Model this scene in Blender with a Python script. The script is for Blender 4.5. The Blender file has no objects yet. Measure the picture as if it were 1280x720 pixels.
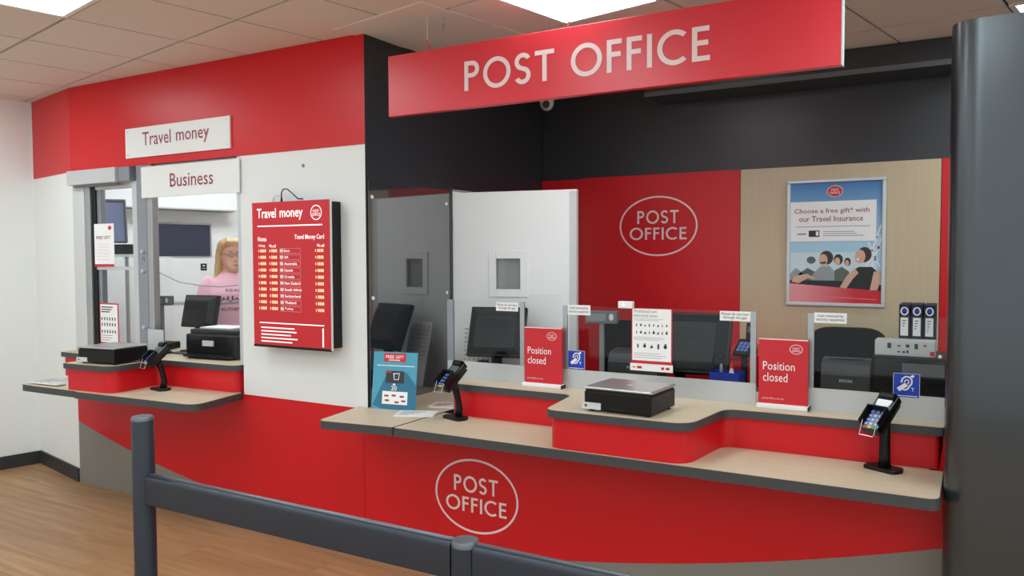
import bpy, bmesh, math, random
from mathutils import Vector, Matrix, Euler
from mathutils.bvhtree import BVHTree
random.seed(7)
SC = bpy.context.scene
COL = SC.collection
PI = math.pi
# ------------------------------------------------------------------ camera, world, exposure
F_PX = 993.4
cam_d = bpy.data.cameras.new('camera'); cam = bpy.data.objects.new('camera', cam_d); COL.objects.link(cam)
cam_d.sensor_width = 36.0; cam_d.lens = F_PX / 1280 * 36.0; cam_d.clip_start = 0.05
_r = Vector((0.86436967, 0.502842, -0.0038728)); _u = Vector((-0.01768348, 0.03809237, 0.99911774)); _f = Vector((-0.50254588, 0.86353859, -0.04181789))
cam.matrix_world = Matrix(((_r.x, _u.x, -_f.x, 0), (_r.y, _u.y, -_f.y, 0), (_r.z, _u.z, -_f.z, 1.65), (0, 0, 0, 1)))
SC.camera = cam
w = bpy.data.worlds.new('world'); SC.world = w; w.use_nodes = True
w.node_tree.nodes['Background'].inputs[0].default_value = (0.86, 0.97, 1.0, 1)
w.node_tree.nodes['Background'].inputs[1].default_value = 1.15
SC.view_settings.view_transform = 'Standard'; SC.view_settings.look = 'None'
SC.view_settings.gamma = 1; SC.view_settings.use_curve_mapping = False
SC.view_settings.exposure = 0.0
LIGHT = 16.0
CEIL = 2.86
RY = -0.1988                       # the shop's own grid is turned a little from the counter
A = Vector((math.cos(RY), math.sin(RY), 0)); B = Vector((-math.sin(RY), math.cos(RY), 0))
def ab(a, b, z=0): v = A * a + B * b; return Vector((v.x, v.y, z))

# ------------------------------------------------------------------ materials
MATS = {}
def lin(c): return tuple(((x / 255) / 12.92 if x <= 10 else (((x / 255) + .055) / 1.055) ** 2.4) for x in c)
def mat(name, rgb, rough=0.5, metal=0.0, noise=0.0, scale=20, bump=0.0, spec=0.5, emit=0, coat=0, stretch=None, alpha=1.0):
    if name in MATS: return MATS[name]
    m = bpy.data.materials.new(name); m.use_nodes = True; nt = m.node_tree; b = nt.nodes['Principled BSDF']
    c = lin(rgb)
    b.inputs['Base Color'].default_value = (*c, 1); b.inputs['Roughness'].default_value = rough
    b.inputs['Metallic'].default_value = metal; b.inputs['Specular IOR Level'].default_value = spec
    if coat: b.inputs['Coat Weight'].default_value = coat; b.inputs['Coat Roughness'].default_value = 0.08
    if emit: b.inputs['Emission Color'].default_value = (*c, 1); b.inputs['Emission Strength'].default_value = emit
    if alpha < 1: b.inputs['Alpha'].default_value = alpha
    if noise or bump:
        tc = nt.nodes.new('ShaderNodeTexCoord'); mp = nt.nodes.new('ShaderNodeMapping'); n = nt.nodes.new('ShaderNodeTexNoise')
        n.inputs['Scale'].default_value = scale; n.inputs['Detail'].default_value = 5
        if stretch: mp.inputs['Scale'].default_value = stretch
        nt.links.new(tc.outputs['Object'], mp.inputs[0]); nt.links.new(mp.outputs[0], n.inputs[0])
        if noise:
            mx = nt.nodes.new('ShaderNodeMix'); mx.data_type = 'RGBA'
            mx.inputs[6].default_value = (*[x * (1 - noise) for x in c], 1); mx.inputs[7].default_value = (*[min(1, x * (1 + noise)) for x in c], 1)
            nt.links.new(n.outputs[0], mx.inputs[0]); nt.links.new(mx.outputs[2], b.inputs['Base Color'])
        if bump:
            bp = nt.nodes.new('ShaderNodeBump'); bp.inputs['Strength'].default_value = bump; bp.inputs['Distance'].default_value = 0.002
            nt.links.new(n.outputs[0], bp.inputs['Height']); nt.links.new(bp.outputs[0], b.inputs['Normal'])
    MATS[name] = m; return m
def glass_mat(name, tint=(1, 1, 1), rough=0.0, ior=1.5, strength=1.0):
    m = bpy.data.materials.new(name); m.use_nodes = True; nt = m.node_tree; nt.nodes.clear()
    o = nt.nodes.new('ShaderNodeOutputMaterial'); t = nt.nodes.new('ShaderNodeBsdfTransparent'); g = nt.nodes.new('ShaderNodeBsdfGlossy')
    fr = nt.nodes.new('ShaderNodeLayerWeight'); fr.inputs[0].default_value = 0.5
    pw = nt.nodes.new('ShaderNodeMath'); pw.operation = 'POWER'; pw.inputs[1].default_value = 5.0
    sm = nt.nodes.new('ShaderNodeMath'); sm.operation = 'MULTIPLY_ADD'; sm.inputs[1].default_value = 0.5; sm.inputs[2].default_value = 0.012
    t.inputs[0].default_value = (*tint, 1); g.inputs['Roughness'].default_value = rough
    mx = nt.nodes.new('ShaderNodeMixShader'); mu = nt.nodes.new('ShaderNodeMath'); mu.operation = 'MULTIPLY'; mu.inputs[1].default_value = strength
    nt.links.new(fr.outputs['Facing'], pw.inputs[0]); nt.links.new(pw.outputs[0], sm.inputs[0]); nt.links.new(sm.outputs[0], mu.inputs[0]); nt.links.new(mu.outputs[0], mx.inputs[0]); nt.links.new(t.outputs[0], mx.inputs[1]); nt.links.new(g.outputs[0], mx.inputs[2]); nt.links.new(mx.outputs[0], o.inputs[0])
    MATS[name] = m; return m
def plank_mat(name, rgb, rgb2, rough, stretch, per_object=True):
    m = bpy.data.materials.new(name); m.use_nodes = True; nt = m.node_tree; b = nt.nodes['Principled BSDF']
    tc = nt.nodes.new('ShaderNodeTexCoord'); mp = nt.nodes.new('ShaderNodeMapping'); n = nt.nodes.new('ShaderNodeTexNoise'); oi = nt.nodes.new('ShaderNodeObjectInfo')
    mp.inputs['Scale'].default_value = stretch; n.inputs['Scale'].default_value = 3; n.inputs['Detail'].default_value = 8; n.inputs['Roughness'].default_value = 0.6; n.inputs['Distortion'].default_value = 0.7
    add = nt.nodes.new('ShaderNodeVectorMath'); add.operation = 'ADD'
    sc = nt.nodes.new('ShaderNodeVectorMath'); sc.operation = 'SCALE'; sc.inputs['Scale'].default_value = 37.0
    comb = nt.nodes.new('ShaderNodeCombineXYZ')
    nt.links.new(oi.outputs['Random'], comb.inputs[0]); nt.links.new(oi.outputs['Random'], comb.inputs[1])
    nt.links.new(comb.outputs[0], sc.inputs[0]); nt.links.new(tc.outputs['Object'], mp.inputs[0]); nt.links.new(mp.outputs[0], add.inputs[0]); nt.links.new(sc.outputs[0], add.inputs[1])
    nt.links.new(add.outputs[0], n.inputs[0])
    rp = nt.nodes.new('ShaderNodeValToRGB'); rp.color_ramp.elements[0].position = 0.3; rp.color_ramp.elements[1].position = 0.72
    rp.color_ramp.elements[0].color = (*lin(rgb2), 1); rp.color_ramp.elements[1].color = (*lin(rgb), 1)
    nt.links.new(n.outputs[0], rp.inputs[0])
    hs = nt.nodes.new('ShaderNodeHueSaturation'); mr = nt.nodes.new('ShaderNodeMapRange'); mr.inputs[3].default_value = 0.86; mr.inputs[4].default_value = 1.08
    nt.links.new(oi.outputs['Random'], mr.inputs[0]); nt.links.new(rp.outputs[0], hs.inputs['Color'])
    if per_object: nt.links.new(mr.outputs[0], hs.inputs['Value'])
    nt.links.new(hs.outputs[0], b.inputs['Base Color']); b.inputs['Roughness'].default_value = rough
    MATS[name] = m; return m
def gradient_mat(name, c0, c1, axis, lo, hi, rough=0.35):     # printed colour blend (posters)
    m = bpy.data.materials.new(name); m.use_nodes = True; nt = m.node_tree; b = nt.nodes['Principled BSDF']
    tc = nt.nodes.new('ShaderNodeTexCoord'); sp = nt.nodes.new('ShaderNodeSeparateXYZ'); mr = nt.nodes.new('ShaderNodeMapRange'); mx = nt.nodes.new('ShaderNodeMix'); mx.data_type = 'RGBA'
    mr.inputs[1].default_value = lo; mr.inputs[2].default_value = hi
    nt.links.new(tc.outputs['Object'], sp.inputs[0]); nt.links.new(sp.outputs[axis], mr.inputs[0]); nt.links.new(mr.outputs[0], mx.inputs[0])
    mx.inputs[6].default_value = (*lin(c0), 1); mx.inputs[7].default_value = (*lin(c1), 1); nt.links.new(mx.outputs[2], b.inputs['Base Color']); b.inputs['Roughness'].default_value = rough
    MATS[name] = m; return m
mat('red', (208, 22, 30), 0.36, spec=0.38, noise=0.05, scale=3)
mat('red_sign', (218, 44, 56), 0.32, spec=0.6)
mat('red_print', (204, 30, 42), 0.45)
mat('red_text', (150, 40, 62), 0.5)
mat('white_wall', (236, 236, 233), 0.6, bump=0.08, scale=60)
mat('white_panel', (232, 232, 230), 0.45)
mat('white', (238, 238, 236), 0.4)
mat('white_print', (245, 242, 240), 0.5)
mat('white_sign', (236, 236, 232), 0.4)
mat('pale_letter', (236, 214, 212), 0.4)
mat('black_wall', (44, 45, 49), 0.36, spec=0.5, noise=0.06, scale=4)
mat('charcoal_wall', (50, 52, 55), 0.45)
mat('black', (14, 14, 15), 0.4, spec=0.3)
mat('black_gloss', (12, 12, 13), 0.2)
mat('black_fabric', (16, 16, 17), 0.85, spec=0.15, bump=0.4, scale=300)
mat('dark_plastic', (30, 31, 33), 0.45, spec=0.25)
mat('grey_plastic', (92, 94, 97), 0.5)
mat('mid_grey', (128, 130, 132), 0.5)
mat('light_plastic', (205, 206, 204), 0.45)
mat('edge', (64, 66, 68), 0.5)
mat('laminate', (204, 184, 156), 0.42, noise=0.10, scale=5, stretch=(1, 9, 9))
mat('laminate_wall', (200, 180, 148), 0.42, noise=0.08, scale=3, stretch=(14, 14, 1))
mat('plinth', (136, 132, 124), 0.42, metal=0.15)
mat('skirting', (48, 48, 50), 0.5)
mat('ceiling_tile', (226, 217, 208), 0.9, bump=0.35, scale=180, noise=0.03)
mat('ceiling_gap', (70, 58, 51), 0.9)
mat('alu', (176, 178, 180), 0.35, metal=0.75, noise=0.03, scale=60, stretch=(1, 1, 0.05))
mat('alu_light', (205, 207, 208), 0.4, metal=0.45)
mat('alu_shade', (150, 154, 162), 0.35, metal=0.6)
mat('steel', (206, 208, 210), 0.38, metal=0.95, noise=0.02, scale=80, stretch=(0.1, 1, 1))
mat('pillar', (84, 88, 91), 0.28, metal=0.8, noise=0.03, scale=10)
mat('barrier', (42, 48, 59), 0.42, metal=0.1, noise=0.03, scale=30)
mat('barrier_top', (112, 116, 122), 0.35, metal=0.5)
mat('blue_sign', (16, 60, 178), 0.4)
mat('blue_box', (22, 52, 160), 0.5)
mat('navy', (34, 38, 62), 0.75)
mat('leaflet_blue', (78, 158, 184), 0.45)
mat('leaflet_dark', (44, 112, 142), 0.45)
mat('text_dark', (56, 52, 58), 0.6)
mat('text_grey', (150, 146, 148), 0.6)
mat('amber', (255, 222, 168), 0.5, emit=0.45)
mat('lit_white', (255, 250, 250), 0.5, emit=0.45)
mat('paper', (232, 230, 226), 0.7)
mat('skin', (222, 168, 146), 0.5)
mat('hair', (196, 158, 112), 0.55, noise=0.28, scale=30, stretch=(6, 6, 0.6))
mat('shirt', (240, 186, 202), 0.8, bump=0.2, scale=60)
mat('trousers', (44, 42, 98), 0.85)
mat('tv_picture', (120, 132, 168), 0.2, emit=0.2)
mat('screen_blue', (92, 112, 170), 0.2, emit=0.25)
mat('green_key', (60, 150, 80), 0.5); mat('red_key', (190, 60, 60), 0.5); mat('yellow_key', (220, 190, 80), 0.5)
mat('lamp_diffuser', (232, 248, 255), 0.5, emit=LIGHT)
mat('housing', (74, 77, 80), 0.25, metal=0.7)
mat('printer_grey', (56, 58, 61), 0.45)
mat('lens', (8, 8, 10), 0.08)
glass_mat('glass', (0.965, 0.975, 0.97)); glass_mat('glass_dim', (0.80, 0.82, 0.84))
mat('wired_glass', (150, 153, 152), 0.15, alpha=0.75)
mat('frosted', (208, 210, 211), 0.36, metal=0.35, alpha=0.93)
mat('acrylic', (44, 46, 50), 0.04, spec=1.0, coat=1.0); MATS['acrylic'].node_tree.nodes['Principled BSDF'].inputs['IOR'].default_value = 1.9
plank_mat('floor_plank', (186, 146, 104), (148, 108, 70), 0.42, (0.35, 5.0, 1))
M = MATS

# ------------------------------------------------------------------ mesh helpers
class MB:
    def __init__(s): s.v = []; s.f = []; s.mi = []; s.cur = 0
    def add(s, vs, fs):
        o = len(s.v); s.v += [tuple(x) for x in vs]
        for f in fs: s.f.append(tuple(i + o for i in f)); s.mi.append(s.cur)
        return s
    def box(s, x0, x1, y0, y1, z0, z1):
        return s.add([(x0, y0, z0), (x1, y0, z0), (x1, y1, z0), (x0, y1, z0), (x0, y0, z1), (x1, y0, z1), (x1, y1, z1), (x0, y1, z1)],
                     [(3, 2, 1, 0), (4, 5, 6, 7), (0, 1, 5, 4), (1, 2, 6, 5), (2, 3, 7, 6), (3, 0, 4, 7)])
    def prism(s, pts, z0, z1):            # polygon in XY (counter-clockwise) extruded in z
        n = len(pts); vs = [(p[0], p[1], z0) for p in pts] + [(p[0], p[1], z1) for p in pts]
        fs = [tuple(range(n - 1, -1, -1)), tuple(range(n, 2 * n))] + [(i, (i + 1) % n, (i + 1) % n + n, i + n) for i in range(n)]
        return s.add(vs, fs)
    def slab(s, pts, y0, y1):             # polygon in XZ (counter-clockwise seen from -Y) extruded from y0 (front) to y1
        n = len(pts); vs = [(p[0], y0, p[1]) for p in pts] + [(p[0], y1, p[1]) for p in pts]
        fs = [tuple(range(n)), tuple(range(2 * n - 1, n - 1, -1))] + [((i + 1) % n, i, i + n, (i + 1) % n + n) for i in range(n)]
        return s.add(vs, fs)
    def wall(s, pts, z0, z1, t):          # strip following a polyline, t thick
        for i in range(len(pts) - 1):
            a = Vector((*pts[i], 0)); b = Vector((*pts[i + 1], 0)); d = (b - a).normalized(); n = Vector((d.y, -d.x, 0)) * t
            q = [a, b, b - n, a - n]; s.prism([(v.x, v.y) for v in q], z0, z1)
        return s
    def cyl(s, p0, p1, r0, r1=None, n=16):
        r1 = r0 if r1 is None else r1; p0 = Vector(p0); p1 = Vector(p1); d = (p1 - p0).normalized()
        a = d.orthogonal().normalized(); b = d.cross(a)
        vs = [p0 + (a * math.cos(2 * PI * i / n) + b * math.sin(2 * PI * i / n)) * r0 for i in range(n)] + [p1 + (a * math.cos(2 * PI * i / n) + b * math.sin(2 * PI * i / n)) * r1 for i in range(n)]
        return s.add(vs, [tuple(range(n - 1, -1, -1)), tuple(range(n, 2 * n))] + [(i, (i + 1) % n, (i + 1) % n + n, i + n) for i in range(n)])
    def tube(s, path, r, n=8):
        P = [Vector(p) for p in path]; rs = r if isinstance(r, (list, tuple)) else [r] * len(P); rings = []; up = None
        for i, p in enumerate(P):
            d = (P[min(i + 1, len(P) - 1)] - P[max(i - 1, 0)]).normalized()
            if up is None: up = d.orthogonal().normalized()
            up = (up - d * up.dot(d)).normalized(); b = d.cross(up)
            rings.append([p + (up * math.cos(2 * PI * k / n) + b * math.sin(2 * PI * k / n)) * rs[i] for k in range(n)])
        vs = [v for r_ in rings for v in r_]; fs = [tuple(range(n - 1, -1, -1)), tuple(range((len(P) - 1) * n, len(P) * n))]
        for i in range(len(P) - 1):
            for k in range(n): fs.append((i * n + k, i * n + (k + 1) % n, (i + 1) * n + (k + 1) % n, (i + 1) * n + k))
        return s.add(vs, fs)
    def lathe(s, prof, n=32, c=(0, 0)):
        vs = []; fs = []
        for r, z in prof: vs += [(c[0] + r * math.cos(2 * PI * i / n), c[1] + r * math.sin(2 * PI * i / n), z) for i in range(n)]
        for j in range(len(prof) - 1):
            for i in range(n): fs.append((j * n + i, j * n + (i + 1) % n, (j + 1) * n + (i + 1) % n, (j + 1) * n + i))
        fs.append(tuple(range(n - 1, -1, -1))); fs.append(tuple(range((len(prof) - 1) * n, len(prof) * n)))
        return s.add(vs, fs)
    def loft(s, rings):                   # rings: lists of equal-length point loops
        n = len(rings[0]); vs = [p for r in rings for p in r]; fs = [tuple(range(n - 1, -1, -1)), tuple(range((len(rings) - 1) * n, len(rings) * n))]
        for j in range(len(rings) - 1):
            for i in range(n): fs.append((j * n + i, j * n + (i + 1) % n, (j + 1) * n + (i + 1) % n, (j + 1) * n + i))
        return s.add(vs, fs)
    def ellipsoid(s, c, r, nu=20, nv=12):
        rings = []
        for j in range(1, nv):
            t = PI * j / nv
            rings.append([(c[0] + r[0] * math.sin(t) * math.cos(2 * PI * i / nu), c[1] + r[1] * math.sin(t) * math.sin(2 * PI * i / nu), c[2] - r[2] * math.cos(t)) for i in range(nu)])
        return s.loft(rings)
    def flat(s, pts, y):                  # one-sided print facing -Y
        return s.add([(p[0], y, p[1]) for p in pts], [tuple(range(len(pts)))])
    def rect(s, x0, x1, z0, z1, y): return s.flat([(x0, z0), (x1, z0), (x1, z1), (x0, z1)], y)
    def disc(s, cx, cz, rx, rz, y, n=24): return s.flat([(cx + rx * math.cos(2 * PI * i / n), cz + rz * math.sin(2 * PI * i / n)) for i in range(n)], y)
    def ring(s, cx, cz, rx, rz, t, y, a0=0, a1=360, n=48):
        for i in range(n):
            p = math.radians(a0 + (a1 - a0) * i / n); q = math.radians(a0 + (a1 - a0) * (i + 1) / n)
            P = lambda an, k: (cx + (rx - k) * math.cos(an), cz + (rz - k) * math.sin(an))
            quad = [P(p, 0), P(q, 0), P(q, t), P(p, t)]
            if a1 < a0: quad.reverse()
            s.flat(quad, y)
        return s
    def stroke(s, pts, wd, y):
        P = [Vector((*p, 0)) for p in pts]; L = []; R = []
        for i, p in enumerate(P):
            d = (P[min(i + 1, len(P) - 1)] - P[max(i - 1, 0)]).normalized(); n = Vector((-d.y, d.x, 0)) * wd / 2
            L.append(p + n); R.append(p - n)
        for i in range(len(P) - 1): s.flat([(R[i].x, R[i].y), (R[i + 1].x, R[i + 1].y), (L[i + 1].x, L[i + 1].y), (L[i].x, L[i].y)], y)
        return s
    def build(s, name, m, parent=None, loc=None, rot=None, bevel=0, seg=2, smooth=False, sub=0):
        me = bpy.data.meshes.new(name); me.from_pydata(s.v, [], s.f); me.validate()
        for x in (m if isinstance(m, (list, tuple)) else [m]): me.materials.append(M[x] if isinstance(x, str) else x)
        if isinstance(m, (list, tuple)):
            for p, k in zip(me.polygons, s.mi): p.material_index = k
        if smooth:
            for p in me.polygons: p.use_smooth = True
            if smooth != 'all': me.set_sharp_from_angle(angle=math.radians(40))
        o = bpy.data.objects.new(name, me); COL.objects.link(o)
        if parent: o.parent = parent
        if loc is not None: o.location = loc
        if rot is not None: o.rotation_euler = rot
        if bevel:
            b = o.modifiers.new('bevel', 'BEVEL'); b.width = bevel; b.segments = seg; b.limit_method = 'ANGLE'; b.angle_limit = math.radians(35)
        if sub:
            b = o.modifiers.new('sub', 'SUBSURF'); b.levels = sub; b.render_levels = sub
        return o
def tag(o, label, cat, group=None, kind=None):
    o['label'] = label; o['category'] = cat
    if group: o['group'] = group
    if kind: o['kind'] = kind
    return o
def struct(o, label, cat): return tag(o, label, cat, kind='structure')
def thing(name, label, cat, loc=(0, 0, 0), rz=0, group=None, kind=None):
    o = bpy.data.objects.new(name, None); COL.objects.link(o); o.location = loc; o.rotation_euler = (0, 0, rz); o.empty_display_size = 0.1
    return tag(o, label, cat, group, kind)
def rounded(pts, rad, n=6):               # round each corner; rad is one number or a list
    out = []; N = len(pts)
    for i in range(N):
        r = rad[i] if isinstance(rad, (list, tuple)) else rad
        p = Vector(pts[i]); a = Vector(pts[i - 1]); b = Vector(pts[(i + 1) % N])
        if r <= 0: out.append(tuple(p)); continue
        u = (a - p).normalized(); v = (b - p).normalized(); k = u.angle(v)
        d = min(r / math.tan(k / 2), (a - p).length * .49, (b - p).length * .49)
        s0 = p + u * d; s1 = p + v * d
        for j in range(n + 1):
            t = j / n; out.append(tuple(s0 * (1 - t) ** 2 + p * 2 * t * (1 - t) + s1 * t ** 2))
    return out
def inset(pts, d):
    N = len(pts); out = []
    for i in range(N):
        p = Vector(pts[i]); a = Vector(pts[i - 1]); b = Vector(pts[(i + 1) % N])
        e0 = (p - a); e1 = (b - p)
        if e0.length < 1e-6 or e1.length < 1e-6: out.append(tuple(p)); continue
        n0 = Vector((-e0.y, e0.x)).normalized(); n1 = Vector((-e1.y, e1.x)).normalized(); m = n0 + n1
        if m.length < 1e-4: m = n0
        m.normalize(); k = max(0.35, m.dot(n0)); out.append(tuple(p + m * d / k))
    return out
# ---- lettering
TXT = {}
def text_geo(body, bold=0.0):
    k = (body, bold)
    if k in TXT: return TXT[k]
    cu = bpy.data.curves.new('t', 'FONT'); cu.body = body; cu.resolution_u = 2; cu.offset = bold; cu.align_x = 'CENTER'; cu.space_line = 0.95
    ob = bpy.data.objects.new('t', cu); COL.objects.link(ob); bpy.context.view_layer.update()
    me = bpy.data.meshes.new_from_object(ob.evaluated_get(bpy.context.evaluated_depsgraph_get()))
    vs = [(v.co.x, v.co.y) for v in me.vertices]; fs = [tuple(p.vertices) for p in me.polygons]
    bpy.data.objects.remove(ob); bpy.data.curves.remove(cu); bpy.data.meshes.remove(me)
    xs = [v[0] for v in vs]; ys = [v[1] for v in vs]; x0, x1, y0, y1 = min(xs), max(xs), min(ys), max(ys)
    TXT[k] = ([((x - x0) / (x1 - x0) - .5, (y - y0) / (y1 - y0) - .5) for x, y in vs], fs); return TXT[k]
def put_text(mb, body, cx, cz, w_, h_, y, bold=0.0):
    vs, fs = text_geo(body, bold); mb.add([(cx + a * w_, y, cz + b * h_) for a, b in vs], fs); return mb
def po_letters(word, t=0.148):
    P = []; x = 0.0
    def bar(x0, z0, x1, z1): P.append([(x + x0, z0), (x + x1, z0), (x + x1, z1), (x + x0, z1)])
    def arc(cx, cz, rx, rz, a0, a1, n=20):
        for i in range(n):
            p = math.radians(a0 + (a1 - a0) * i / n); q = math.radians(a0 + (a1 - a0) * (i + 1) / n)
            quad = [(x + cx + (rx - k) * math.cos(an), cz + (rz - k) * math.sin(an)) for an, k in ((p, 0), (q, 0), (q, t), (p, t))]
            P.append(quad if a1 > a0 else quad[::-1])
    for ch in word:
        if ch == 'P': bar(0, 0, t, 1); bar(t, 1 - t, .28, 1); bar(t, .44, .28, .44 + t); arc(.28, .72, .28, .28, -90, 90); wd = .56
        elif ch == 'O': arc(.5, .5, .5, .52, 0, 360, 36); wd = 1.0
        elif ch == 'S':
            r = (.5 - t / 2) / 2 + t / 2; arc(.28, 1 - r + .01, r, r, 25, 270); arc(.27, r - .01, r, r, 90, -155); wd = .55
        elif ch == 'T': bar(0, 1 - t, .66, 1); bar(.33 - t / 2, 0, .33 + t / 2, 1 - t); wd = .66
        elif ch == 'F': bar(0, 0, t, 1); bar(t, 1 - t, .46, 1); bar(t, .47, .43, .47 + t); wd = .46
        elif ch == 'I': bar(0, 0, t, 1); wd = t
        elif ch == 'C': arc(.5, .5, .5, .52, 48, 312, 30); wd = .84
        elif ch == 'E': bar(0, 0, t, 1); bar(t, 1 - t, .48, 1); bar(t, .45, .45, .45 + t); bar(t, 0, .5, t); wd = .5
        else: wd = .25
        x += wd + .15
    wtot = x - .15
    return [[((a / wtot) - .5, b - .5) for a, b in q] for q in P]
def po_word(word):                       # the same strokes, one list for each letter
    allq = po_letters(word); out = []; k = 0
    for ch in word:
        if ch == ' ': continue
        n = len(po_letters(ch)); out.append(allq[k:k + n]); k += n
    return out
def put_po(mb, word, cx, cz, w_, h_, y):
    for q in po_letters(word): mb.flat([(cx + a * w_, cz + b * h_) for a, b in q], y)
    return mb
def emblem(mb, cx, cz, w_, h_, y, t=None):
    mb.ring(cx, cz, w_ / 2, h_ / 2, t or w_ * .024, y)
    put_po(mb, 'POST', cx, cz + h_ * .15, w_ * .53, h_ * .215, y); put_po(mb, 'OFFICE', cx, cz - h_ * .125, w_ * .73, h_ * .2, y); return mb
def lines(mb, x0, x1, z0, z1, n, y, fill=0.45, ragged=0.35, rnd=None):
    rnd = rnd or random; st = (z1 - z0) / n
    for i in range(n):
        zz = z1 - st * (i + .5); xx = x1 - (x1 - x0) * rnd.random() * ragged; mb.rect(x0, xx, zz - st * fill / 2, zz + st * fill / 2, y)
    return mb

# ================================================================== THE SHELL
YF = 3.386; XL = -5.64; XC = -2.895; YB = 5.43
# floor: slabs around a field of planks
fl = MB(); PX0, PX1, PY0, PY1 = -7.6, 2.4, -0.4, 3.6
fl.box(-8.6, 4.2, -3.6, PY0, -0.05, 0); fl.box(-8.6, 4.2, PY1, 5.9, -0.05, 0); fl.box(-8.6, PX0, PY0, PY1, -0.05, 0); fl.box(PX1, 4.2, PY0, PY1, -0.05, 0); fl.box(PX0, PX1, PY0, PY1, -0.05, -0.012)
floor = struct(fl.build('floor', 'floor_plank'), 'warm oak-look laminate floor of the shop', 'floor')
PW, PL = 0.2, 1.25
pm = MB().box(0, PL - .0015, 0, PW - .0015, -0.012, 0); proto = None
for r in range(int((PY1 - PY0) / PW)):
    x = PX0 - PL * ((r * 0.37) % 1.0)
    while x < PX1 - .01:
        a = max(x, PX0); b = min(x + PL, PX1)
        if b - a > .03:
            if proto is None: proto = pm.build('plank', 'floor_plank', floor); o = proto
            else: o = proto.copy(); COL.objects.link(o)
            o.location = (a, PY0 + r * PW, 0); o.scale = ((b - a) / PL, 1, 1)
        x += PL
# ceiling: backing slab, tiles on the shop's grid, square light panels in some of the slots
ceiling = struct(MB().box(-8.8, 4.4, -3.9, 6.1, CEIL + .012, CEIL + .1).build('ceiling', 'ceiling_gap'), 'suspended ceiling of square off-white tiles', 'ceiling')
tm = MB().box(.008, .592, .008, .592, 0, .0125); tproto = None; light_slots = []
for i in range(-7, 14):
    for j in range(-8, 9):
        a0 = -4.40 + .6 * i; b0 = 0.96 + .6 * j; c = ab(a0 + .3, b0 + .3)
        if not (-8.3 < c.x < 3.9 and -3.4 < c.y < 5.75): continue
        if i % 3 == 0 and j % 3 == 0 and (c.y < 3.2 or (i, j) in ((3, 3), (0, 3), (-3, 3), (6, 6))) and c.x < 3.4 and (c.x > -6.3): light_slots.append((a0, b0)); continue  # the leftmost office slot is an added panel that brightens the office
        if (i, j) == (-3, 4): light_slots.append((a0, b0)); continue  # extra panel added beside it, only to lift the dim office
        if tproto is None: tproto = tm.build('ceiling_tile', 'ceiling_tile', ceiling); o = tproto
        else: o = tproto.copy(); COL.objects.link(o)
        o.location = ab(a0, b0, CEIL); o.rotation_euler = (0, 0, RY)
pc = MB().box(0, .70, 0, .78, -.006, .0).build('infill_panel', 'ceiling_tile', ceiling, loc=ab(-3.57, 2.59, CEIL), rot=(0, 0, RY), bevel=.002)
lnum = 0
def light_panel(a0, b0, label):
    t = thing('ceiling_light', label, 'ceiling light', ab(a0, b0, CEIL - .004), RY, 'square ceiling light panels')
    f = MB(); f.box(.004, .596, .004, .03, 0, .015); f.box(.004, .596, .57, .596, 0, .015); f.box(.004, .03, .03, .57, 0, .015); f.box(.57, .596, .03, .57, 0, .015); f.build('frame', 'white', t)
    MB().box(.03, .57, .03, .57, .004, .012).build('diffuser', 'lamp_diffuser', t)
for a0, b0 in light_slots:
    key = (round(a0, 2), round(b0, 2))
    lab = {(-4.4, .96): 'square lit ceiling panel above the far left of the shop floor', (-2.6, 2.76): 'square lit ceiling panel directly behind the hanging red sign', (-.8, 4.56): 'square lit ceiling panel above the grey pillar',
           (-4.4, 2.76): 'square lit ceiling panel inside the office behind the white wall panel', (-6.2, 2.76): 'added unseen ceiling panel brightening the office above the person', (-6.2, 3.36): 'second added unseen ceiling panel brightening the office, nearer the back wall'}.get(key, 'square lit ceiling panel over the shop floor out of the picture')
    light_panel(a0, b0, lab)
# walls
P0 = Vector((-6.44, 3.555, 0))
def bpt(k, off=0): return P0 + B * k + A * off
q = [bpt(-7.3), bpt(2.2), bpt(2.2, -.1), bpt(-7.3, -.1)]
wl = struct(MB().prism([(v.x, v.y) for v in q], 0, CEIL).build('wall_left', 'white_wall'), 'plain white wall at the far left', 'wall')
ca = Vector((XL, YF, 0)); d_ = (ca - P0); L_ = d_.length; d_.normalize(); n_ = Vector((d_.y, -d_.x, 0))
def apt(k, off=0): return P0 + d_ * k + n_ * off
q = [apt(0), apt(L_), apt(L_, -.08), apt(0, -.08)]
struct(MB().prism([(v.x, v.y) for v in q], 0, CEIL).build('wall_return', 'white_wall'), 'narrow white wall beside the travel money window', 'wall')
q = [apt(.02, .006), apt(L_, .006), apt(L_, 0), apt(.02, 0)]
struct(MB().prism([(v.x, v.y) for v in q][::-1], 2.26, CEIL - .002).build('trim_1', 'red'), 'short red fascia piece in the far left corner', 'trim')
sk = MB(); q = [apt(0, .014), apt(L_ + .0, .014), apt(L_, 0), apt(0, 0)]; sk.prism([(v.x, v.y) for v in q][::-1], 0, .1)
struct(sk.build('baseboard_return', 'skirting'), 'dark skirting under the narrow white wall', 'baseboard')
q = [bpt(-7.2), bpt(-7.2, .014), bpt(0, .014), bpt(0)]
struct(MB().prism([(v.x, v.y) for v in q], 0, .1).build('baseboard_left', 'skirting'), 'dark skirting along the far left wall', 'baseboard')
struct(MB().box(XL, XC, YF - .006, YF + .1, 2.26, CEIL - .002).build('trim_2', 'red'), 'long red fascia over the travel money window', 'trim')
wf = MB().box(-3.89, XC, YF, YF + .1, .795, 2.26)
wfo = struct(wf.build('wall_front', 'white_panel', bevel=.001), 'white wall panel carrying the exchange rate board', 'wall')
MB().cyl((-3.363, YF - .003, 2.169), (-3.363, YF + .001, 2.169), .011, n=12).build('fixing_hole', 'mid_grey', wfo)
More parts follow.
